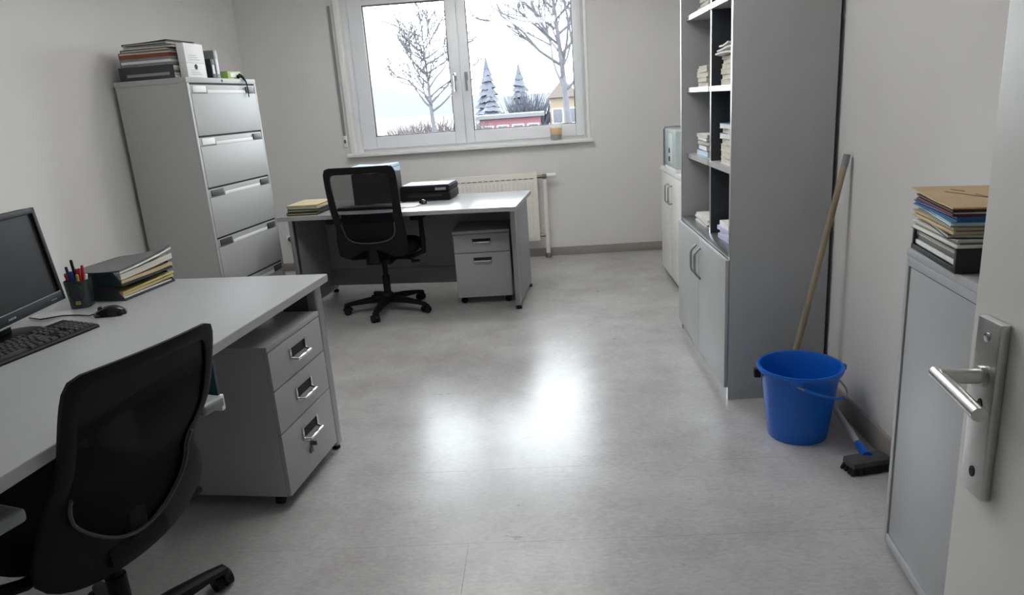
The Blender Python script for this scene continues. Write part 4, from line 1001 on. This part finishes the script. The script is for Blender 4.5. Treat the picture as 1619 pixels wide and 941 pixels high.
# ------------------------------------------------------------------ candle glass on the sill
cg = thing('candle_glass', 'glass with yellow candle on the window sill', 'candle', (0.145, YB-0.008, WZ0+0.018))
MB().lathe([(0.048, 0.0), (0.050, 0.003), (0.058, 0.150), (0.055, 0.150), (0.047, 0.006)], n=28).build('glass', 'clear_glass', cg)
MB().lathe([(0.0455, 0.007), (0.0475, 0.05)], n=24).build('filling', 'potpourri', cg)
MB().lathe([(0.0475, 0.051), (0.0505, 0.108)], n=24).build('wax', 'wax_glow', cg)
MB().tube([(0, 0, 0.108), (0.003, 0, 0.130)], 0.0018, 6).build('wick', 'black_plastic', cg)

# ------------------------------------------------------------------ outside
GZ = -3.0
struct('ground', MB().box(-300, 300, 8.0, 420, GZ-0.5, GZ), 'snow')
hm = MB()
prof_ = [(-260, 0), (-150, 14), (-120, 16), (-85, 17), (-78, 14), (-62, 10), (-40, 9), (-15, 7), (30, 8), (80, 10), (140, 8), (260, 0)]
hm.loft([[(x, 400 + k*30, GZ + h*(1 if k == 0 else 0.6)) for x, h in prof_] + [(260, 400+k*30, GZ-1), (-260, 400+k*30, GZ-1)] for k in (0, 1)])
struct('hill', hm, 'hill')
def bare_tree(label, loc, height, spread, seed, lean=(0, 0), depth=6, r0=0.16, start=0.25, rmin=0.02, count=22):
    rnd = random.Random(seed)
    t = thing('bare_tree', label, 'tree', loc, 0, 'bare winter trees outside')
    tips = []
    trunk = []; n = 9
    for i in range(n+1):
        f = i/n; trunk.append(Vector((lean[0]*f + 0.06*math.sin(5*f+seed), lean[1]*f, height*f)))
    MB().tube(trunk, None, 8, radii=[r0*(1-0.88*i/n) for i in range(n+1)]).build('trunk', 'bark', t)
    br_ = MB()
    def grow(p, d, ln, r, dep):
        r = max(r, rmin)
        pts = [p]; q = p.copy(); dd_ = d.copy()
        for i in range(3):
            dd_ = (dd_ + Vector((rnd.uniform(-.25, .25), rnd.uniform(-.25, .25), rnd.uniform(-.08, .22)))).normalized()
            q = q + dd_*ln/3; pts.append(q.copy())
        br_.tube(pts, None, 4 if dep > 1 else 3, radii=[r, r*0.85, r*0.7, r*0.5])
        if dep > 0:
            for k in range(3 if dep > 1 else 2):
                b = pts[rnd.choice((1, 2, 3, 3))]
                nd_ = (dd_ + Vector((rnd.uniform(-.9, .9), rnd.uniform(-.9, .9), rnd.uniform(-.35, .6)))).normalized()
                grow(b, nd_, ln*rnd.uniform(0.55, 0.8), r*0.66, dep-1)
    for i in range(count):
        f = start + (1-start)*i/count 
        p = Vector(trunk[0]).lerp(trunk[-1], f); a = i*2.4 + rnd.uniform(-.4, .4)
        d = Vector((math.cos(a), math.sin(a)*0.7, rnd.uniform(0.35, 1.0))).normalized()
        grow(p, d, spread*(1.05-0.42*f)*rnd.uniform(0.75, 1.1), r0*(0.50-0.25*f), depth-2)
    br_.build('branches', 'bark', t, smooth=False)
    return t
bare_tree('bare winter tree seen through the left window pane', (-8.5, 60, GZ), 10.0, 3.3, 3, (-0.5, 0), 5, 0.24, 0.40, 0.044, 26)
bare_tree('tall bare tree seen through the right window pane', (1.62, 32, GZ), 11.5, 3.6, 11, (-1.1, 0), 6, 0.19, 0.40, 0.021, 24)
def conifer(label, loc, h, r, seed):
    rnd = random.Random(seed); t = thing('conifer', label, 'tree', loc, 0, 'dark conifers outside')
    m = MB()
    for i in range(11):
        f = i/11; rr_ = r*(1-f)**0.85; zz = h*(0.08+0.9*f)
        k = 14; lo, hi = [], []
        for j in range(k):
            a = 2*PI*j/k; q = rr_*rnd.uniform(0.75, 1.12)
            lo.append((q*math.cos(a), q*math.sin(a), zz-h*0.05*rnd.uniform(0.3, 1))); hi.append((q*0.15*math.cos(a), q*0.15*math.sin(a), zz+h*0.11))
        m.loft([lo, hi])
    m.build('foliage', 'conifer', t, smooth=False)
    MB().cyl((0, 0, 0), (0, 0, h*0.5), 0.15, 0.08, 8).build('trunk', 'bark', t)
conifer('tall pointed conifer beyond the right window pane', (-6.4, 96, GZ), 9.9, 2.8, 1)
conifer('broad conifer right of the pointed one outside', (-2.2, 93, GZ), 8.8, 2.8, 2)
conifer('smaller conifer between the pointed and broad ones outside', (-5.2, 82, GZ), 6.4, 2.0, 5)
def bush(label, loc, rx_, h, seed, mt='bush_brown', grp='leafless bushes outside'):
    rnd = random.Random(seed); t = thing('bush', label, 'bush', loc, 0, grp)
    m = MB()
    for i in range(230):
        a = rnd.uniform(0, 2*PI); p0 = Vector((rnd.uniform(-rx_, rx_), rnd.uniform(-1, 1), 0))
        d = Vector((rnd.uniform(-.5, .5), rnd.uniform(-.5, .5), 1)).normalized(); l_ = h*rnd.uniform(0.55, 1.0)*(1-0.35*(abs(p0.x)/rx_)**2)
        m.tube([p0, p0+d*l_*0.6, p0+d*l_+Vector((rnd.uniform(-.4, .4), 0, 0))], None, 3, radii=[0.10, 0.08, 0.02])
    m.build('twigs', mt, t, smooth=False)
bush('wide brown hedge below the left bare tree outside', (-9.5, 66, GZ), 3.4, 3.9, 1)
bush('brown bush at the left edge of the outside view', (-13.0, 72, GZ), 2.2, 3.4, 2)
bush('brown bush beside the window mullion outside', (-5.9, 71, GZ), 1.2, 3.0, 3)
bush('grey thicket in front of the conifers outside', (-1.2, 87, GZ), 2.6, 6.4, 4, 'conifer')
bush('grey thicket beside the yellow house outside', (5.4, 88, GZ), 2.4, 6.0, 5, 'conifer')
def house(label, loc, wx, wy, h, roof_h, fmat, rmat, nwin, over=0.4):
    t = thing('house', label, 'building', loc)
    MB().box(-wx/2, wx/2, 0, wy, 0, h).build('facade', fmat, t)
    if roof_h > 1: MB().prism([(-wx/2-over, h), (wx/2+over, h), (0, h+roof_h)], -over, wy+over, 'y').build('roof', rmat, t)
    else: MB().box(-wx/2-over, wx/2+over, -over, wy+over, h, h+roof_h).build('roof', rmat, t)
    for i in range(nwin):
        x = -wx/2 + wx*(i+0.5)/nwin
        wn = MB().box(x-0.6, x+0.6, -0.06, 0, h*0.38, h*0.75).build('window', 'sill_white', t)
        MB().box(x-0.5, x+0.5, -0.08, -0.05, h*0.40, h*0.73).build('pane', 'far_glass', wn)
    return t
house('low red building with pale flat roof outside', (-2.9, 74, GZ), 6.2, 5, 2.75, 0.35, 'red_facade', 'red_roof', 4)
house('yellowish house behind the right bare tree outside', (2.75, 78, GZ), 2.8, 5, 4.4, 1.9, 'yellow_facade', 'house_roof', 2)
